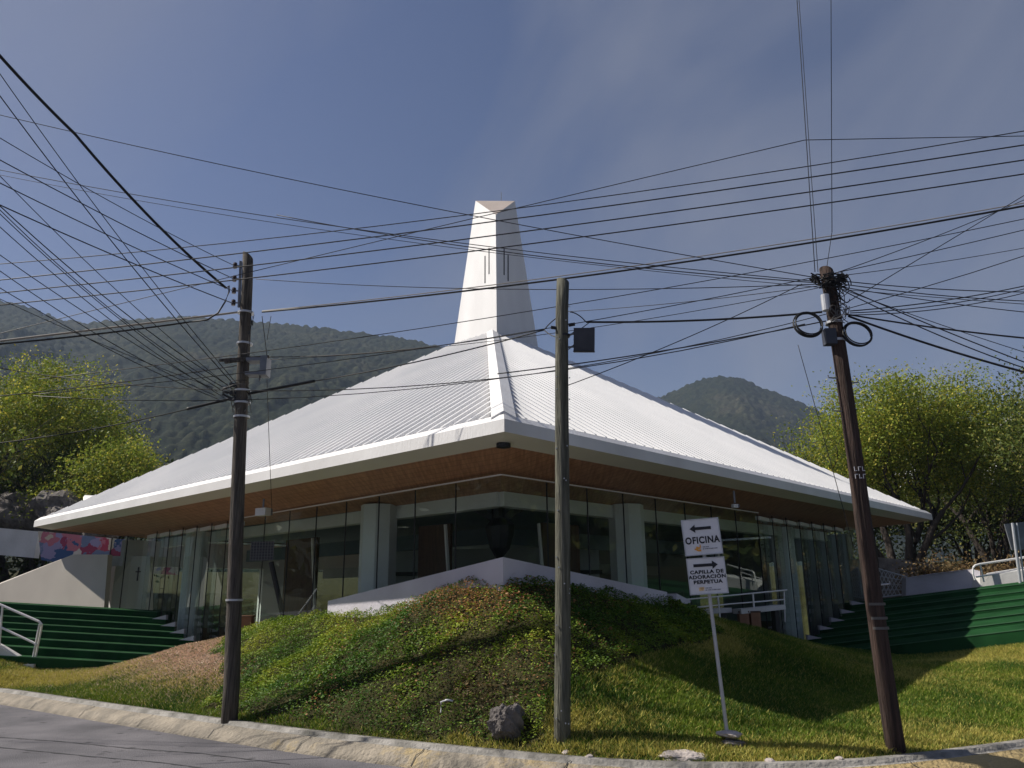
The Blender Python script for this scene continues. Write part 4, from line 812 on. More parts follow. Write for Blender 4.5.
# ------------------------------------------------------------------ overhead cables
def extend(p, q, k): return p + (p - q) * k
def cable(a, b, r, sag, label, mt='black', group=None, ea=0.0, eb=0.0, name='cable', n=22, strands=1):
    A, B = at(*a), at(*b); P = []
    for i in range(n + 1):
        t = i / n; t2 = -ea + (1 + ea + eb) * t
        p = A.lerp(B, t2) if 0 <= t2 <= 1 else A + (B - A) * t2
        P.append(p - Vector((0, 0, sag * 4 * t2 * (1 - t2))))
    m = MB()
    for s in range(strands):
        off = Vector((0, r * 2.4 * s, -r * 1.6 * s)); m.tube([p + off + (Vector((0, 0, .012 * sin(i * 1.3))) if s else Vector((0, 0, 0))) for i, p in enumerate(P)], r, 6)
    o = m.build(name, mt, smooth=True); tag(o, label, 'cable', group); return o
T_, M_, K_ = .0055, .0085, .015
cabs = [
 # long power lines right across, left of the tower to the right edge
 ((0, 280, 11.1), (1024, 145, 8.6), M_, .10, 'topmost of three parallel power lines crossing the middle of the spire', 'black', .4, .4),
 ((0, 293, 11.1), (1024, 160, 8.6), M_, .10, 'middle one of three parallel power lines crossing the spire', 'black', .4, .4),
 ((0, 305, 11.1), (1024, 174, 8.6), M_, .10, 'lowest of three parallel power lines crossing the spire', 'black', .4, .4),
 ((0, 264, 11.2), (1024, 131, 8.7), T_ * 1.2, .18, 'thin line crossing the spire just above the three parallel power lines', 'black', .4, .4),
 ((0, 115, 10), (812, 277, 9), T_, .10, 'thin line from the upper left edge down across the spire top to the brown pole', 'black', .5, 0),
 ((0, 170, 11), (812, 281, 9), T_, .16, 'thin cable from the left edge dipping behind the spire to the brown pole', 'black', .5, 0),
 ((0, 175, 12), (700, 276, 10), T_ * .8, .14, 'very thin cable just under the one that dips behind the spire', 'black', .5, .5),
 ((30, 326, 11.2), (805, 140, 9.0), T_, -.02, 'thin line rising from the left hills over the spire to a bend', 'black', .3, 0),
 ((805, 140, 9.0), (1024, 136, 9.0), T_, .0, 'nearly level thin line from the bend to the upper right edge', 'black', 0, .5),
 ((797, 0, 8.2), (815, 272, 8.9), .005, 0, 'left one of the steep cables falling from the top edge to the brown pole', 'black', .6, 0),
 ((799, 0, 8.3), (818, 272, 8.95), .004, 0.01, 'thinner cable beside the left steep cable above the brown pole', 'black', .6, 0),
 ((831, 0, 8.2), (832, 232, 8.8), .0045, 0, 'right steep cable falling from the top edge above the brown pole', 'black', .6, 0),
 ((832, 232, 8.8), (827, 266, 8.9), .004, 0, 'short slack tail joining the right steep cable to the brown pole', 'black', 0, 0),
 # the heavy bundle
 ((262, 312, 11.5), (1024, 206, 9.5), .014, .14, 'thick bundled cable sweeping from the left pole across the spire to the right edge', 'black', 0, .5),
 ((262, 311, 11.55), (1024, 203, 9.55), .007, .12, 'slim pale wire lashed along the top of the thick sweeping bundle', 'cable_pale', 0, .5),
 ((0, 341, 10.6), (240, 312, 11.5), .016, .0, 'twisted pale and black cable from the left edge to the left pole', 'cable_pale', .4, 0),
 ((0, 344, 10.6), (190, 322, 11.3), .013, .02, 'black strand hanging under the pale twisted cable at the left edge', 'black', .4, 0),
 # thick falling one at upper left
 ((0, 56, 8.6), (75, 134, 9.6), .021, .02, 'upper piece of the thickest black cable falling from the upper left edge', 'black', .6, 0),
 ((75, 134, 9.6), (226, 288, 11.4), .020, .10, 'lower piece of the thickest black cable ending in a loop before the left pole', 'black', 0, 0),
 # fan to the insulators of the left pole
 ((0, 138, 8.4), (235, 266, 11.45), T_, .05, 'highest thin wire of the fan into the left pole insulators', 'black', .5, 0),
 ((0, 160, 8.4), (234, 279, 11.45), M_ * .8, .03, 'second wire of the fan into the left pole insulators', 'black', .5, 0),
 ((0, 183, 8.4), (233, 291, 11.45), M_ * .8, .03, 'third wire of the fan into the left pole insulators', 'black', .5, 0),
 ((0, 205, 8.4), (232, 303, 11.45), M_ * .9, .03, 'lowest wire of the fan into the left pole insulators', 'black', .5, 0),
 ((0, 74, 8.2), (238, 385, 11.5), T_, .10, 'thin steep wire from the left edge to the clamps low on the left pole', 'black', .5, 0),
 ((0, 96, 8.2), (237, 388, 11.5), M_ * .8, .10, 'thicker steep wire beside the thin one reaching the left pole clamps', 'black', .5, 0),
 ((0, 176, 8.6), (236, 392, 11.5), T_ * .9, .10, 'fine wire crossing the fan on the left and ending at the lower clamps', 'black', .5, 0),
 ((0, 206, 8.6), (228, 385, 11.5), M_ * .8, .12, 'upper strand of the bundle from the left edge to the lower clamps', 'black', .5, 0),
 ((0, 210, 8.6), (228, 390, 11.5), T_, .16, 'middle strand of the bundle from the left edge to the lower clamps', 'black', .5, 0),
 ((0, 214, 8.6), (228, 394, 11.5), T_, .14, 'lower strand of the bundle from the left edge to the lower clamps', 'black', .5, 0),
 ((0, 227, 8.8), (225, 398, 11.5), T_, .12, 'separate thin wire under the bundle on the left, meeting the lower clamps', 'black', .5, 0),
 ((0, 255, 9), (218, 392, 11.5), T_, .06, 'thin wire falling over the left hill ridge to the lower clamps', 'black', .5, 0),
 ((0, 271, 9), (216, 396, 11.5), T_, .10, 'slightly lower thin wire falling over the left hill ridge', 'black', .5, 0),
 ((0, 288, 9), (218, 399, 11.5), T_, .08, 'third thin wire falling over the left hill ridge', 'black', .5, 0),
 ((0, 299, 9.2), (214, 388, 11.5), T_ * .8, .04, 'lowest fine wire falling in front of the left hill', 'black', .5, 0),
 # across the hill, low
 ((0, 396, 11), (247, 364, 11.5), T_ * 1.3, .03, 'cable from the left edge over the left tree to the crossarm', 'black', .4, 0),
 ((262, 360, 11.5), (818, 288, 8.95), T_ * .8, .16, 'thin line from the crossarm past the spire foot to the brown pole', 'black', 0, 0),
 ((0, 443, 10.8), (200, 406, 11.4), M_, .05, 'cable from the left edge through the tree top to the thick sleeve', 'black', .4, 0),
 ((187, 409, 11.3), (230, 399, 11.5), .022, 0, 'thick black splice sleeve left of the left pole', 'black', 0, 0),
 ((247, 394, 11.5), (315, 381, 11.2), .022, 0, 'thick black splice sleeve right of the left pole', 'black', 0, 0),
 ((315, 381, 11.2), (544, 330, 9.4), M_, .05, 'cable from the right sleeve over the roof to the middle pole', 'black', 0, 0),
 ((262, 357, 11.5), (545, 329, 9.4), M_ * .8, .10, 'upper cable from the crossarm to the middle pole', 'black', 0, 0),
 ((544, 330, 9.4), (560, 316, 9.15), .007, -.02, 'upper leg of the cable fork at the left of the middle pole', 'black', 0, 0),
 ((544, 330, 9.4), (560, 338, 9.15), .007, .02, 'lower leg of the cable fork at the left of the middle pole', 'black', 0, 0),
 ((570, 312, 9.15), (586, 322, 9.2), .007, -.03, 'upper leg of the cable fork at the right of the middle pole', 'black', 0, 0),
 ((582, 328, 9.15), (590, 322, 9.2), .006, 0, 'short lower leg of the cable fork above the dark box', 'black', 0, 0),
 ((586, 322, 9.2), (822, 312, 8.9), .013, .04, 'thick cable from the middle pole level to the brown pole coils', 'black', 0, 0),
 ((848, 316, 8.9), (1024, 372, 8.4), .013, .03, 'thick cable leaving the brown pole and falling to the right edge', 'black', 0, .5),
 ((845, 314, 8.9), (1024, 338, 8.4), .010, .02, 'thick cable leaving the brown pole almost level to the right edge', 'black', 0, .5),
 ((100, 382, 11), (805, 324, 9.2), T_ * 1.2, .42, 'sagging thin cable over the roof from the left hill to the brown pole', 'black', .7, 0),
 ((560, 366, 9.6), (826, 321, 9.0), T_ * 1.4, .03, 'doubled thin cable from behind the middle pole up to the brown pole', 'black', .25, 0),
 ((566, 386, 9.15), (802, 284, 9.0), T_, .05, 'fine line rising from the middle pole to the brown pole top', 'black', 0, 0),
 ((250, 353, 10.3), (1024, 219, 9.2), T_, .10, 'thin line running just below the thick sweeping bundle', 'black', .3, .4),
 ((250, 372, 10.3), (1024, 230, 9.2), T_, .16, 'thin line second below the thick sweeping bundle', 'black', .3, .4),
 ((240, 400, 10.3), (1024, 256, 9.1), T_, .40, 'thin line third below the bundle, passing behind the middle pole', 'black', .3, .4),
 ((455, 245, 10.2), (820, 283, 9.1), T_ * 1.2, .05, 'pair-like dark line falling from the spire to the brown pole head', 'black', .6, 0),
 ((256, 279, 11.6), (822, 284, 8.9), T_, .12, 'nearly level thin line from the left pole head to the brown pole', 'black', 0, 0),
 ((620, 308, 11), (818, 286, 9), T_ * .9, .02, 'short thin line rising to the brown pole below its head', 'black', .4, 0),
 ((836, 273, 8.9), (1024, 200, 10), T_, .03, 'thin line climbing from the brown pole head to the right edge', 'black', 0, .5),
 ((846, 303, 8.9), (1010, 204, 9.5), M_ * .7, .0, 'straight dark line climbing steeply right from under the brown pole head', 'black', 0, .5),
 ((838, 276, 8.9), (1024, 248, 9.5), T_ * .8, .02, 'fine line rising gently right from the brown pole', 'black', 0, .5),
 ((842, 281, 8.9), (1024, 292, 9.2), T_ * 1.1, .03, 'thin line leaving the brown pole almost level, upper one', 'black', 0, .5),
 ((842, 284, 8.9), (1024, 301, 9.2), T_ * 1.1, .03, 'thin line leaving the brown pole almost level, middle one', 'black', 0, .5),
 ((842, 287, 8.9), (1024, 312, 9.2), T_, .02, 'thin line leaving the brown pole almost level, lower one', 'black', 0, .5),
 ((842, 287, 8.9), (1024, 362, 8.6), M_ * .8, .02, 'upper strand of the black pair falling right from the brown pole', 'black', 0, .5),
 ((842, 290, 8.9), (1024, 368, 8.6), M_ * .8, .05, 'lower strand of the black pair falling right from the brown pole', 'black', 0, .5),
 ((842, 289, 8.9), (1024, 352, 8.8), T_ * .8, .02, 'fine line just above the falling black pair at the right', 'black', 0, .5),
 ((850, 311, 8.9), (1024, 286, 9.6), T_ * 1.3, .04, 'upper strand of the three that rise right past the brown pole', 'black', 0, .5),
 ((850, 313, 8.9), (1024, 289, 9.6), T_ * 1.1, .06, 'middle strand of the three that rise right past the brown pole', 'black', 0, .5),
 ((850, 315, 8.9), (1024, 293, 9.6), T_ * 1.1, .07, 'lower strand of the three that rise right past the brown pole', 'black', 0, .5),
 ((262, 316, 11.5), (267, 356, 11.5), .006, 0, 'left drop wire down to the lamp housing', 'black', 0, 0),
 ((271, 316, 11.5), (267, 340, 11.5), .005, 0, 'right drop wire slanting to the lamp housing', 'black', 0, 0),
 ((267, 380, 11.5), (272, 512, 15.2), .005, .03, 'thin wire hanging from the lamp housing to the soffit loudspeaker', 'black', 0, 0),
 ((798, 345, 8.85), (853, 545, 8.85), .004, -.02, 'thin drop wire hanging beside the brown pole', 'black', 0, 0),
]
for c in cabs: cable(c[0], c[1], c[2], c[3], c[4], c[5], ea=c[6], eb=c[7])
# loop of the thick cable at the left pole
m = MB(); m.tube([at(226, 288, 11.4), at(229, 286, 11.4), at(229, 292, 11.4), at(225, 302, 11.35), at(218, 313, 11.3), at(207, 320, 11.2), at(190, 322, 11.3)], .013, 7)
o = m.build('cable_loop', 'black', smooth=True); tag(o, 'curved black cable loop hanging just left of the left pole', 'cable')

# ------------------------------------------------------------------ direction sign
P0, P1 = at(729, 748, 9.02), at(709, 592, 8.98)
sgn = empty('direction_sign', P0, 'white double direction sign with arrows on a slim metal post', 'sign')
dv = (P1 - P0).normalized(); PT = P0 + dv * ((P1 - P0).length * 1.5)
m = MB(); m.tube([P0 - dv * .1, PT], .021, 8); m.build('post', 'galv', sgn)
def text_mesh(txt, size, bold=.0, xs=1.0):
    cu = bpy.data.curves.new('t', 'FONT'); cu.body = txt; cu.size = size; cu.align_x = 'CENTER'; cu.align_y = 'CENTER'; cu.offset = bold; cu.extrude = .0015; cu.space_character = 1.12
    ob = bpy.data.objects.new('t', cu); COL.objects.link(ob); dg = bpy.context.evaluated_depsgraph_get(); dg.update()
    me = bpy.data.meshes.new_from_object(ob.evaluated_get(dg)); bpy.data.objects.remove(ob)
    for v in me.vertices: v.co.x *= xs
    return me
def panel(quad, F, texts, arrow, logo):
    q = [at(x, y, F) for x, y in quad]     # tl, tr, br, bl
    c = (q[0] + q[1] + q[2] + q[3]) / 4; X_ = ((q[1] - q[0]) + (q[2] - q[3])).normalized(); Yt = ((q[0] - q[3]) + (q[1] - q[2])).normalized()
    X_ = (X_ + Vector((0, -.12, 0))).normalized(); N_ = X_.cross(Yt).normalized(); Yt = N_.cross(X_).normalized()
    wd = ((q[1] - q[0]).length + (q[2] - q[3]).length) / 2; ht = ((q[0] - q[3]).length + (q[1] - q[2]).length) / 2
    if N_.y > 0: N_ = -N_
    m = MB(); m.box(c, (wd, .012, ht), axes=(X_, -N_, Yt)); pn = m.build('sign_panel', 'signwhite', sgn)
    m = MB()
    for s in (-1, 1):
        m.box(c + Yt * (s * ht / 2), (wd + .016, .026, .010), axes=(X_, -N_, Yt)); m.box(c + X_ * (s * (wd / 2 + .002)), (.010, .024, ht - .01), axes=(X_, -N_, Yt))
    m.box(c + X_ * (wd / 2 - .01) - N_ * .02, (.03, .02, ht * .98), axes=(X_, -N_, Yt))
    m.build('frame', 'galv', pn)
    O = c + N_ * .008
    def L(u, v): return O + X_ * (u * wd) + Yt * (v * ht)
    for txt, v, size, bold, xs in texts:
        me = text_mesh(txt, size, bold, xs); me.materials.append(M['signink']); ob = bpy.data.objects.new('lettering', me); COL.objects.link(ob); ob.parent = pn
        org = parent_origin(pn); pos = L(0.0, v) - org
        ob.matrix_local = Matrix(((X_.x, Yt.x, N_.x, pos.x), (X_.y, Yt.y, N_.y, pos.y), (X_.z, Yt.z, N_.z, pos.z), (0, 0, 0, 1)))
    s, v, a0, a1 = arrow; m = MB(); hw = .018 / ht * .9; hd_ = .062 / ht * .72
    pts = [L(s * a0, v + hd_ * 0), L(s * (a0 - .15), v + hd_), L(s * (a0 - .15), v + hw), L(s * a1, v + hw), L(s * a1, v - hw), L(s * (a0 - .15), v - hw), L(s * (a0 - .15), v - hd_)]
    m.poly([p - N_ * .003 for p in pts], .006, N_); m.build('arrow', 'signink', pn)
    m = MB()
    for (u, v_, w_, h_) in logo: m.box(L(u, v_) - N_ * .001, (w_ * wd, .008, h_ * ht), axes=(X_, -N_, Yt))
    m.build('emblem', 'orange' if len(logo) > 2 else 'paleorange', pn)
    m = MB(); v_ = logo[0][1]
    rq = random.Random(3)
    for r_ in range(2):
        u = logo[0][0] + .13 + (.0 if r_ else 0)
        while u < logo[0][0] + (.30 if r_ == 0 else .52):
            w_ = rq.uniform(.02, .05); m.box(L(u, v_ + .02 - r_ * .055), (w_ * wd, .004, .022 * ht), axes=(X_, -N_, Yt)); u += w_ + .012
    m.build('small_print', 'greyprint', pn)
panel([(682, 520.5), (718, 518), (721, 553), (686, 556)], 8.93, [('OFICINA', -.10, .102, .0035, .86)], (-1, .24, .31, -.28),
      [(-.13, -.31, .10, .05), (-.17, -.33, .05, .12), (-.11, -.38, .09, .05), (-.08, -.26, .03, .08), (-.22, -.34, .05, .04)])
panel([(687, 559), (724, 557), (726.5, 592.5), (691, 595)], 8.93, [('CAPILLA DE', .11, .052, .0022, 1.2), ('ADORACIÓN', -.03, .052, .0022, 1.2), ('PERPETUA', -.17, .052, .0022, 1.2)], (1, .30, .32, -.34),
      [(-.20, -.36, .12, .09), (-.17, -.34, .10, .07)])

# ------------------------------------------------------------------ stones
def stone(name, c, sz, seed, mt, label, sub=3, rough=.28, sharp=1.0, group=None):
    import bmesh
    bm = bmesh.new(); bmesh.ops.create_icosphere(bm, subdivisions=sub, radius=1.0); r_ = np.random.default_rng(seed)
    dirs = r_.normal(size=(14, 3)); dirs /= np.linalg.norm(dirs, axis=1)[:, None]; lim = r_.uniform(.62, .95, 14)
    for v in bm.verts:
        p = np.array(v.co); 
        for d_, l_ in zip(dirs, lim):
            k = p @ d_
            if k > l_: p = p - d_ * (k - l_) * .9
        nn = fbm(np.array([p[0] * 3 + seed + p[2] * 2]), np.array([p[1] * 3 + p[2] * 1.7]), 4)[0] - .5
        p = p * (1 + rough * nn); v.co = Vector((c[0] + p[0] * sz[0], c[1] + p[1] * sz[1], c[2] + p[2] * sz[2]))
    me = bpy.data.meshes.new(name); bm.to_mesh(me); bm.free()
    for v in me.vertices: v.co -= Vector(c)
    me.materials.append(M[mt] if isinstance(mt, str) else mt); o = bpy.data.objects.new(name, me); COL.objects.link(o); o.location = c; tag(o, label, 'stone', group); return o
stone('boulder', at(506, 724, 9.5), (.24, .2, .26), 3, 'rock', 'rugged grey boulder beside the kerb at the foot of the mound', 5, .75)
c = at(683, 759, 8.72); stone('flat_stone', (c.x, c.y, .13), (.30, .17, .085), 11, 'pinkrock', 'pale flat stone on the verge left of the direction sign', 4, .3)
c = at(729, 751, 9.0); stone('base_stone', (c.x, c.y, .31), (.15, .13, .04), 5, 'pinkrock', 'upper flat stone round the foot of the sign post', 3, .3); stone('base_stone', (c.x + .02, c.y - .03, .225), (.15, .13, .055), 8, 'rock', 'lower darker stone under the sign post', 3, .4)
rk = np.random.default_rng(21)
stones_px = [(770, 764, 8.45), (840, 762, 8.5), (566, 757, 9.0), (590, 765, 8.75)]
lbs = ['small pebble on the verge right of the direction sign', 'small pebble on the verge left of the brown pole', 'pebble at the kerb under the middle pole', 'pebble on the yellow kerb right of the middle pole']
for (px, py, F), l_ in zip(stones_px, lbs):
    c = at(px, py, F); gz = .085 if px < 400 else .15; stone('pebble', (c.x, c.y, gz), (.055, .05, .03), int(px), 'pinkrock', l_, 2, .3)
# bent pipe stub on the mound
m = MB(); m.tube([at(441, 713, 9.95), at(441, 702, 9.95), at(447, 700, 9.93), at(453, 701, 9.9)], .013, 7); o = m.build('pipe_stub', 'galv', smooth=True); tag(o, 'small bent grey pipe sticking out of the mound left of the boulder', 'pipe')

# rocks behind the left retaining wall
for k, (px, py, F, s) in enumerate([(64, 518, 33, 1.5), (14, 522, 34, 1.5), (104, 528, 31.5, .8), (-40, 518, 34, 1.8)]):
    c = at(px, py, F); stone('rock_outcrop', (c.x, c.y, c.z), (s, s * .8, s * .85), 30 + k, 'rock', ['large grey rock between the left tree and the mural', 'large shaded grey rock at the left edge under the tree', 'smaller grey rock just above the mural', 'grey rock beyond the left edge'][k], 4, .5)

# white dome ornament seen over the left eave; white houses in the right background
m = MB(); c = at(90, 505, 31); m.tube([c + Vector((-.35, 0, -.8)), c + Vector((-.3, 0, -.1)), c + Vector((-.15, 0, .15)), c + Vector((.5, 0, .12)), c + Vector((.9, 0, -.1))], [.2, .28, .26, .24, .2], 10); o = m.build('rooftop_duct', 'white', smooth=True); tag(o, 'small white rounded duct peeping over the left roof edge', 'duct')
def house(pts, F, label, wn, rfc):
    P = [at(x, y, F) for x, y in pts]; b = MB(); x0 = min(p.x for p in P)
    root = empty('house', (P[0].x, F, P[-1].z), label, 'house')
    b.poly(P, 7, (0, 1, 0)); b.build('wall', mat('house_wall', (.62, .62, .62), .8, (.74, .74, .74), .4), root)
    for (x, y, w_, h_) in wn:
        c = at(x, y, F); fr = MB(); fr.box(c + Vector((0, -.04, 0)), (w_ + .2, .1, h_ + .2)); q = fr.build('window', 'white', root); g_ = MB(); g_.box(c + Vector((0, -.10, 0)), (w_, .04, h_)); g_.build('pane', 'darkbox', q)
    rr = MB(); tl = min(P, key=lambda p: p.x - p.z); 
    for a, b_ in zip(P[:-2], P[1:-1]): rr.bar(a + Vector((0, 3.4, .1)), b_ + Vector((0, 3.4, .1)), 7.6, .25, up=Vector((0, 0, 1)))
    rr.build('roof', rfc, root)
    return root
house([(997, 446), (1005, 428), (1024, 414), (1065, 405), (1065, 520), (997, 520)], 62, 'white gabled house at the right edge behind the tree', [(1015, 450, 1.1, 1.3), (1018, 478, 1.1, 1.4)], 'white')
house([(925, 436), (950, 424), (975, 430), (975, 520), (925, 520)], 66, 'white house mostly hidden behind the right tree crown', [(940, 448, 1.2, 1.3), (958, 448, 1.2, 1.3), (950, 475, 1.3, 1.4)], 'white')

# ------------------------------------------------------------------ ground cover and grass
def noisec(x, y, s, o=4): return fbm(x * s + 100, y * s + 100, o)
def proj(x, y, z):
    dx, dy, dz = x, y, z - EYE
    u2 = dx * ax.x + dy * ax.y + dz * ax.z; v2 = dx * ay.x + dy * ay.y + dz * ay.z; w2 = -(dx * az.x + dy * az.y + dz * az.z)
    return 512 + u2 / w2 * FPX, 384 - v2 / w2 * FPX
N = 900000
x = rng.uniform(-13.5, 15, N); yk = kerb_y(x); y = yk + .02 + (crest_y(x) + .5 - yk) * rng.random(N)
wgt = (crest_y(x) + .5 - yk); keep = rng.random(N) < wgt / 8.5; x, y = x[keep], y[keep]
z = ground_z(x, y); px, py = proj(x, y, z)
# which plants where: leafy ground cover on the mound, mown grass right, left and along the verge
nb = noisec(x, y, .9); nf = noisec(x, y, 3.2)
bound = np.interp(py, [585, 640, 680, 700, 745], [760, 700, 560, 535, 520]) + (nb - .5) * 90
h_above = z - .14
cover = (px < bound) & (px > 240 - (py - 600) * .3 + (nb - .5) * 60) & (h_above > .05 + (nf - .5) * .2)
dry = ~cover & (px < 300)
def quads(x, y, z, size, tilt, col, lift):
    n = len(x); th = rng.uniform(0, 2 * pi, n); a = np.stack([np.cos(th), np.sin(th), rng.uniform(-tilt, tilt, n)], 1)
    ph = rng.uniform(0, 2 * pi, n); b0 = np.stack([np.cos(ph), np.sin(ph), rng.uniform(-tilt, tilt, n) + .15], 1); b = np.cross(a, b0); b /= np.linalg.norm(b, axis=1)[:, None]
    b = np.cross(np.cross(a, np.stack([rng.normal(0, tilt, n), rng.normal(0, tilt, n), np.ones(n)], 1)), a) * 0 + np.cross(np.stack([rng.normal(0, tilt, n), rng.normal(0, tilt, n), np.ones(n)], 1), a)
    b /= np.linalg.norm(b, axis=1)[:, None]; a /= np.linalg.norm(a, axis=1)[:, None]
    s = size[:, None]; c = np.stack([x, y, z + lift], 1)
    V = np.stack([c - a * s, c - b * s * .5, c + a * s, c + b * s * .5], 1).reshape(-1, 3)
    return V, np.arange(4 * n).reshape(n, 4), col
bare = (noisec(x + 21, y + 3, 2.1, 4) > .585) & (rng.random(len(x)) < .45); cover &= ~bare | (px > 600)
cx, cy_, cz = x[cover], y[cover], z[cover]; n = len(cx)
lump = (noisec(cx, cy_, 2.6, 4) - .45) * .24 + (noisec(cx + 9, cy_, 9, 2) - .5) * .10; lump = np.maximum(lump, -.02)
tone = noisec(cx + 33, cy_ + 7, 1.3, 4) + rng.normal(0, .10, n); tone2 = noisec(cx + 5, cy_ + 70, .8, 4); cpx, cpy = px[cover], py[cover]
g1, g2, g3 = np.array((.050, .115, .013)), np.array((.165, .235, .020)), np.array((.37, .36, .045)); rd1 = np.array((.30, .15, .06)); br = np.array((.17, .12, .055))
k = np.clip((tone - .34) * 3.5, 0, 1)[:, None]; colr = g1 * (1 - k) + g2 * k
k = np.clip((tone - .64) * 3, 0, .6)[:, None]; colr = colr * (1 - k) + g3 * k
red = np.exp(-(((cpx - 470) / 65) ** 2 + ((cpy - 603) / 20) ** 2)) * .7 + np.clip(tone2 - .66, 0, 1) * 1.2
red = (rng.random(n) < np.clip(red, 0, .75)); colr[red] = rd1
scar = np.exp(-(((cpx - 478) / 40) ** 2 + ((cpy - 690) / 28) ** 2)); s_ = rng.random(n) < scar * .8; colr[s_] = br * rng.uniform(.5, 1.1, (s_.sum(), 1))
colr *= rng.uniform(.8, 1.65, (n, 1))
hgt = rng.random(n)
big = noisec(cx + 60, cy_ + 11, 1.6, 3) > .56
V, F_, cc = quads(cx, cy_, cz, rng.uniform(.011, .023, n) * np.where(big, 1.35, 1.0), .75, colr, lump + hgt * .09 * (1 - scar * .8) + .01)
gc = npmesh('ground_cover', V, F_, 'gleaf', colors=cc); tag(gc, 'low leafy ground cover in green and yellow over the mound', 'ground cover', kind='stuff')
# grass blades
cover |= bare & (px < 600)
gx_, gy_, gz_ = x[~cover], y[~cover], z[~cover]; gpx, gpy = px[~cover], py[~cover]; n = len(gx_)
rep = 2; gx_ = np.repeat(gx_, rep) + rng.normal(0, .03, n * rep); gy_ = np.repeat(gy_, rep) + rng.normal(0, .03, n * rep); gpx = np.repeat(gpx, rep); gpy = np.repeat(gpy, rep); n *= rep
ok = (gy_ > kerb_y(gx_) + .20 + .12 * noisec(gx_, gy_, 3)) & (gy_ < crest_y(gx_) + .45); gx_, gy_, gpx, gpy = gx_[ok], gy_[ok], gpx[ok], gpy[ok]; n = len(gx_); gz_ = ground_z(gx_, gy_)
tone = noisec(gx_ + 3, gy_ + 50, 1.6, 5) + rng.normal(0, .12, n); t2 = noisec(gx_ + 70, gy_ + 5, .55, 4)
a1, a2, a3 = np.array((.055, .115, .010)), np.array((.145, .210, .018)), np.array((.43, .38, .09)); pk = np.array((.58, .42, .31))
k = np.clip((tone - .35) * 3, 0, 1)[:, None]; colr = a1 * (1 - k) + a2 * k
dryk = np.clip((t2 - .50) * 3.5, 0, .85) + .12; dryk = np.maximum(dryk, np.exp(-((gpy - 752) / 14.) ** 2) * .75)
dd = rng.random(n) < dryk; colr[dd] = a3
lp = np.exp(-(((gpx - 205) / 110) ** 2 + ((gpy - 655) / 30) ** 2)); dd = rng.random(n) < lp * .95; colr[dd] = pk
colr *= rng.uniform(.7, 1.5, (n, 1))
hb_ = rng.uniform(.03, .075, n) * (1 - .6 * lp); wb = rng.uniform(.005, .010, n) * (1 + 1.4 * lp); th = rng.uniform(0, 2 * pi, n); ln = rng.normal(0, .6, (n, 2)) * hb_[:, None] * (1 + lp[:, None])
b0 = np.stack([gx_, gy_, gz_ - .005], 1); dx_ = np.stack([np.cos(th) * wb, np.sin(th) * wb, 0 * wb], 1)
tip = b0 + np.stack([ln[:, 0], ln[:, 1], hb_], 1)
V = np.stack([b0 - dx_, b0 + dx_, tip], 1).reshape(-1, 3)
gr = npmesh('grass', V, np.arange(3 * n).reshape(n, 3), 'blade', colors=colr); tag(gr, 'short sunlit and dry grass on the lawn around the mound', 'grass', kind='stuff')
print('cover', len(cx), 'grass', n)

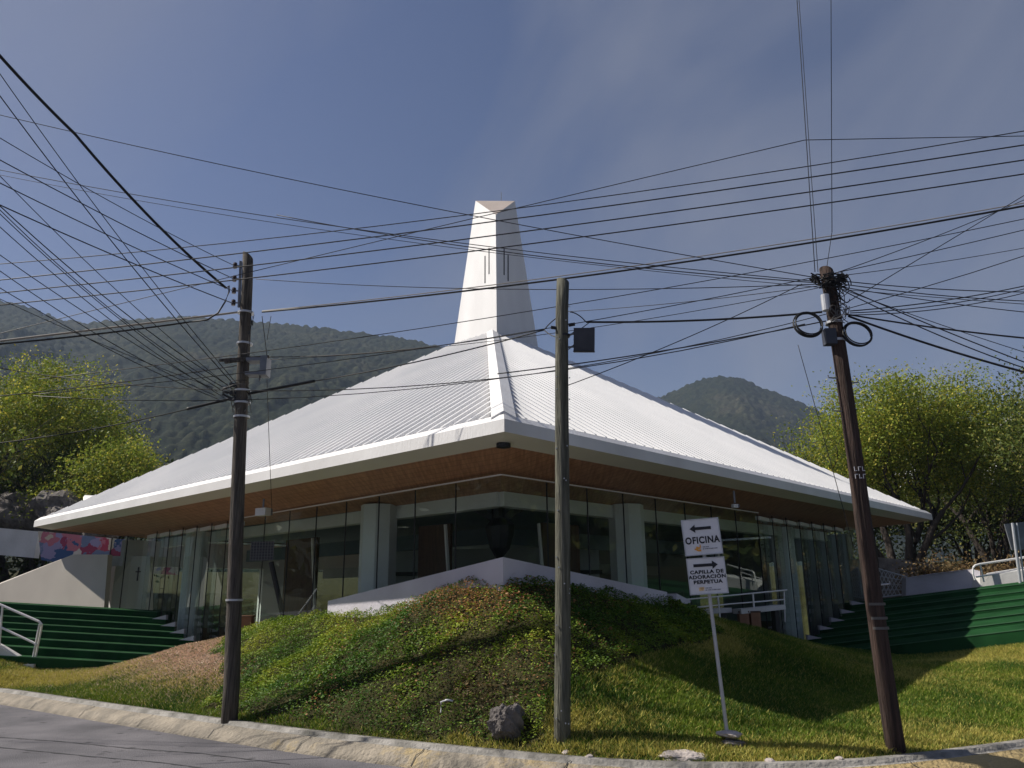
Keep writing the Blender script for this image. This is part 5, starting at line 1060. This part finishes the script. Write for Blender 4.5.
# ------------------------------------------------------------------ trees
def tree(name, base, H, crown, nleaf, leaf, cols, seed, label, stems=4, trunk_r=.22, spread=.45, group=None, droop=.0):
    """crown: list of (dx, dy, z, rx, ry, rz) ellipsoid clumps, relative to the base"""
    r_ = np.random.default_rng(seed); rr = random.Random(seed); root = empty(name, base, label, 'tree', group)
    m = MB(); tips = []; B = Vector(base)
    def limb(p, d, L, r, depth):
        pts = [p]; rad = [r]; steps_ = 5
        for i in range(steps_):
            d = (d + Vector((rr.uniform(-.22, .22), rr.uniform(-.22, .22), rr.uniform(-.10, .16)))).normalized(); p = p + d * (L / steps_); pts.append(p); rad.append(r * (1 - .45 * (i + 1) / steps_))
        m.tube(pts, rad, 7 if depth < 2 else 5, cap=False)
        if depth >= 2: tips.append(pts[-1]); tips.append(pts[-3])
        if depth < 4:
            for _ in range(3 if depth < 3 else 2):
                nd = (d + Vector((rr.uniform(-.9, .9), rr.uniform(-.9, .9), rr.uniform(-.25, .55)))).normalized(); limb(pts[-1 - rr.choice((0, 0, 1, 2))], nd, L * rr.uniform(.6, .82), rad[-1] * .72, depth + 1)
    for s in range(stems):
        an = 2 * pi * s / stems + rr.uniform(-.4, .4); d = Vector((cos(an) * spread, sin(an) * spread * .7, 1)).normalized()
        limb(B + Vector((cos(an) * .15, sin(an) * .15, -.2)), d, H * .34, trunk_r * rr.uniform(.7, 1), 0)
    m.build('trunk', 'bark', root, smooth=True)
    # foliage: leaves grouped into many small sprays inside the crown ellipsoids, plus at limb tips
    cl = []; wts = np.array([c[3] * c[4] * c[5] for c in crown]); wts = wts / wts.sum(); nsp = max(nleaf // 75, 10)
    for j in range(nsp):
        c = crown[r_.choice(len(crown), p=wts)]; d = r_.normal(size=3); d /= np.linalg.norm(d); q = r_.random() ** .30
        cl.append((base[0] + c[0] + d[0] * c[3] * q, base[1] + c[1] + d[1] * c[4] * q, base[2] + c[2] + d[2] * c[5] * q))
    cl = np.array(cl); t = np.array([tuple(v) for v in tips]) if tips else cl[:1]
    inside = np.zeros(len(t), bool)
    for c in crown: inside |= (((t[:, 0] - base[0] - c[0]) / c[3]) ** 2 + ((t[:, 1] - base[1] - c[1]) / c[4]) ** 2 + ((t[:, 2] - base[2] - c[2]) / c[5]) ** 2) < 1.4
    t = t[inside]; cl = np.r_[cl, t] if len(t) else cl
    per = max(nleaf // len(cl), 4); n = per * len(cl)
    ctr = np.repeat(cl, per, 0); sr = np.repeat(r_.uniform(.16, .48, len(cl)), per)[:, None]; P = ctr + r_.normal(0, 1, (n, 3)) * sr * np.array((1, 1, .7))
    th = r_.normal(size=(n, 3)); th /= np.linalg.norm(th, axis=1)[:, None]; b = np.cross(th, r_.normal(size=(n, 3))); b /= np.linalg.norm(b, axis=1)[:, None]
    s = (leaf * r_.uniform(.6, 1.3, n))[:, None]
    V = np.stack([P - th * s, P - b * s * .5, P + th * s, P + b * s * .5], 1).reshape(-1, 3) - np.array(base)
    ca, cb, cc_ = [np.array(c) for c in cols]; k = np.repeat(r_.random(len(cl)), per)[:, None]; colr = ca * (1 - k) + cb * k
    y_ = (r_.random(n) < .10 + .25 * (np.repeat(r_.random(len(cl)), per) > .7)); colr[y_] = cc_; colr *= r_.uniform(.65, 1.3, (n, 1))
    npmesh('crown', V, np.arange(4 * n).reshape(n, 4), 'leaf', parent=root, colors=colr)
    return root
YG = ((.13, .19, .025), (.33, .38, .045), (.52, .46, .07)); DG = ((.035, .055, .015), (.07, .10, .025), (.15, .15, .04)); MG = ((.06, .09, .02), (.13, .17, .03), (.25, .24, .05))
def gb(px, F, z=None):
    p = at(px, 560, F); return (p.x, F, float(ground_z(np.array([p.x]), np.array([F]))[0]) if z is None else z)
b = gb(15, 37); tree('broadleaf_tree', b, 11.5, [(0, 0, 7.0, 4.3, 3.4, 4.2), (3.3, -.5, 5.6, 2.3, 2.2, 2.9), (-4, 0, 7.5, 3.4, 3, 3.4), (1.5, 0, 9.2, 2.6, 2.4, 2.0)], 84000, .068, YG, 1, 'big yellow-green leafy tree at the left edge behind the rocks', 4, .3)
b = gb(100, 34); tree('broadleaf_tree', b, 7.0, [(0, 0, 4.8, 1.9, 1.8, 1.9), (1.1, -.3, 5.4, 1.3, 1.2, 1.3), (-1.6, .4, 3.8, 1.6, 1.5, 1.3)], 28000, .066, YG, 2, 'smaller bright leafy tree beside the left end of the roof', 3, .16)
b = gb(50, 36); tree('broadleaf_tree', b, 8, [(0, 0, 3.0, 4.5, 2.2, 3.0), (4.5, 1, 3.4, 3.4, 2.2, 2.8), (-5, 0, 3.5, 3.5, 2.3, 3)], 26000, .11, DG, 3, 'dark bushy thicket tree behind the left rocks', 5, .2)
b = gb(-150, 30); tree('broadleaf_tree', b, 9, [(0, 0, 6, 4, 3.4, 3.4)], 9000, .12, MG, 6, 'tree standing beyond the left edge', 3, .25)
b = gb(905, 29.5, 2.1); tree('broadleaf_tree', b, 9, [(-.2, 0, 5.9, 2.6, 2.4, 1.9), (2.0, 0, 5.6, 2.5, 2.4, 2.3), (-2.4, .2, 4.9, 1.3, 1.5, 1.7), (3.8, 0, 4.6, 2.0, 2, 2.1), (0.6, .5, 4.2, 3.0, 2, 1.7)], 84000, .054, YG, 4, 'multi-stemmed yellow-green tree behind the right roof tip', 6, .21, .42)
b = gb(1000, 33, 2.4); tree('broadleaf_tree', b, 9, [(0, 0, 5.2, 2.8, 2.4, 2.6), (2.3, -.5, 4.0, 2.6, 2.3, 2.2), (-.5, 0, 3.0, 3.2, 2, 1.6)], 40000, .06, MG, 5, 'olive-green tree at the right edge behind the guard rail', 5, .18, .5)
b = gb(850, 42, 2.6); tree('broadleaf_tree', b, 7, [(0, 0, 3.6, 4, 2.3, 2.8), (5, 0, 3.2, 3.8, 2.2, 2.6), (9.5, 0, 3.2, 3.6, 2.2, 2.6)], 26000, .11, DG, 7, 'dark low thicket behind the multi-stemmed right tree', 6, .16)
b = gb(975, 39, 2.4); tree('broadleaf_tree', b, 6, [(0, 0, 2.6, 4.4, 2.2, 2.4), (-4.5, 0, 2.4, 3.6, 2.2, 2.2), (4.5, 0, 2.4, 3.6, 2.2, 2.2)], 26000, .10, DG, 9, 'dark thicket filling the gap behind the two right trees', 6, .14)
b = gb(1150, 24, 2.2); tree('broadleaf_tree', b, 8, [(0, 0, 5, 3.4, 3, 3)], 24000, .06, MG, 8, 'tree standing beyond the right edge', 3, .25)
# unseen trees added beyond both edges of the view to darken the glass reflections
for k, (x_, y_, h_) in enumerate([(-27, 12, 9), (-34, 20, 11), (-38, 4, 10), (-33, 30, 10), (28, 8, 9), (36, 16, 11), (40, 0, 10), (33, 28, 10)]):
    tree('unseen_reflection_tree', (x_, y_, -.03), h_, [(0, 0, h_ * .58, 4.6, 4.2, h_ * .36), (0, 1.5, h_ * .34, 4.4, 4.2, h_ * .30)], 15000, .40, DG, 60 + k, ['first', 'second', 'third', 'fourth'][k % 4] + ' dark tree added for reflections beyond the ' + ('left' if k < 4 else 'right') + ' edge of the view', 3, .25)
# dry shrubs along the bank behind the right wall
for k, (px, F, l_) in enumerate([(935, 25, 'low dry reddish shrub left one behind the grey back wall'), (960, 25.4, 'low dry reddish shrub right one behind the grey back wall'), (1005, 25.6, 'low dry shrub behind the guard rail')]):
    c = at(px, 574, F); tree('dry_shrub', (c.x, F, c.z - .6), 1.0, [(0, 0, .65, 1.0, .6, .5)], 2500, .05, ((.16, .09, .04), (.22, .16, .07), (.30, .22, .10)), 40 + k, l_, 4, .03)
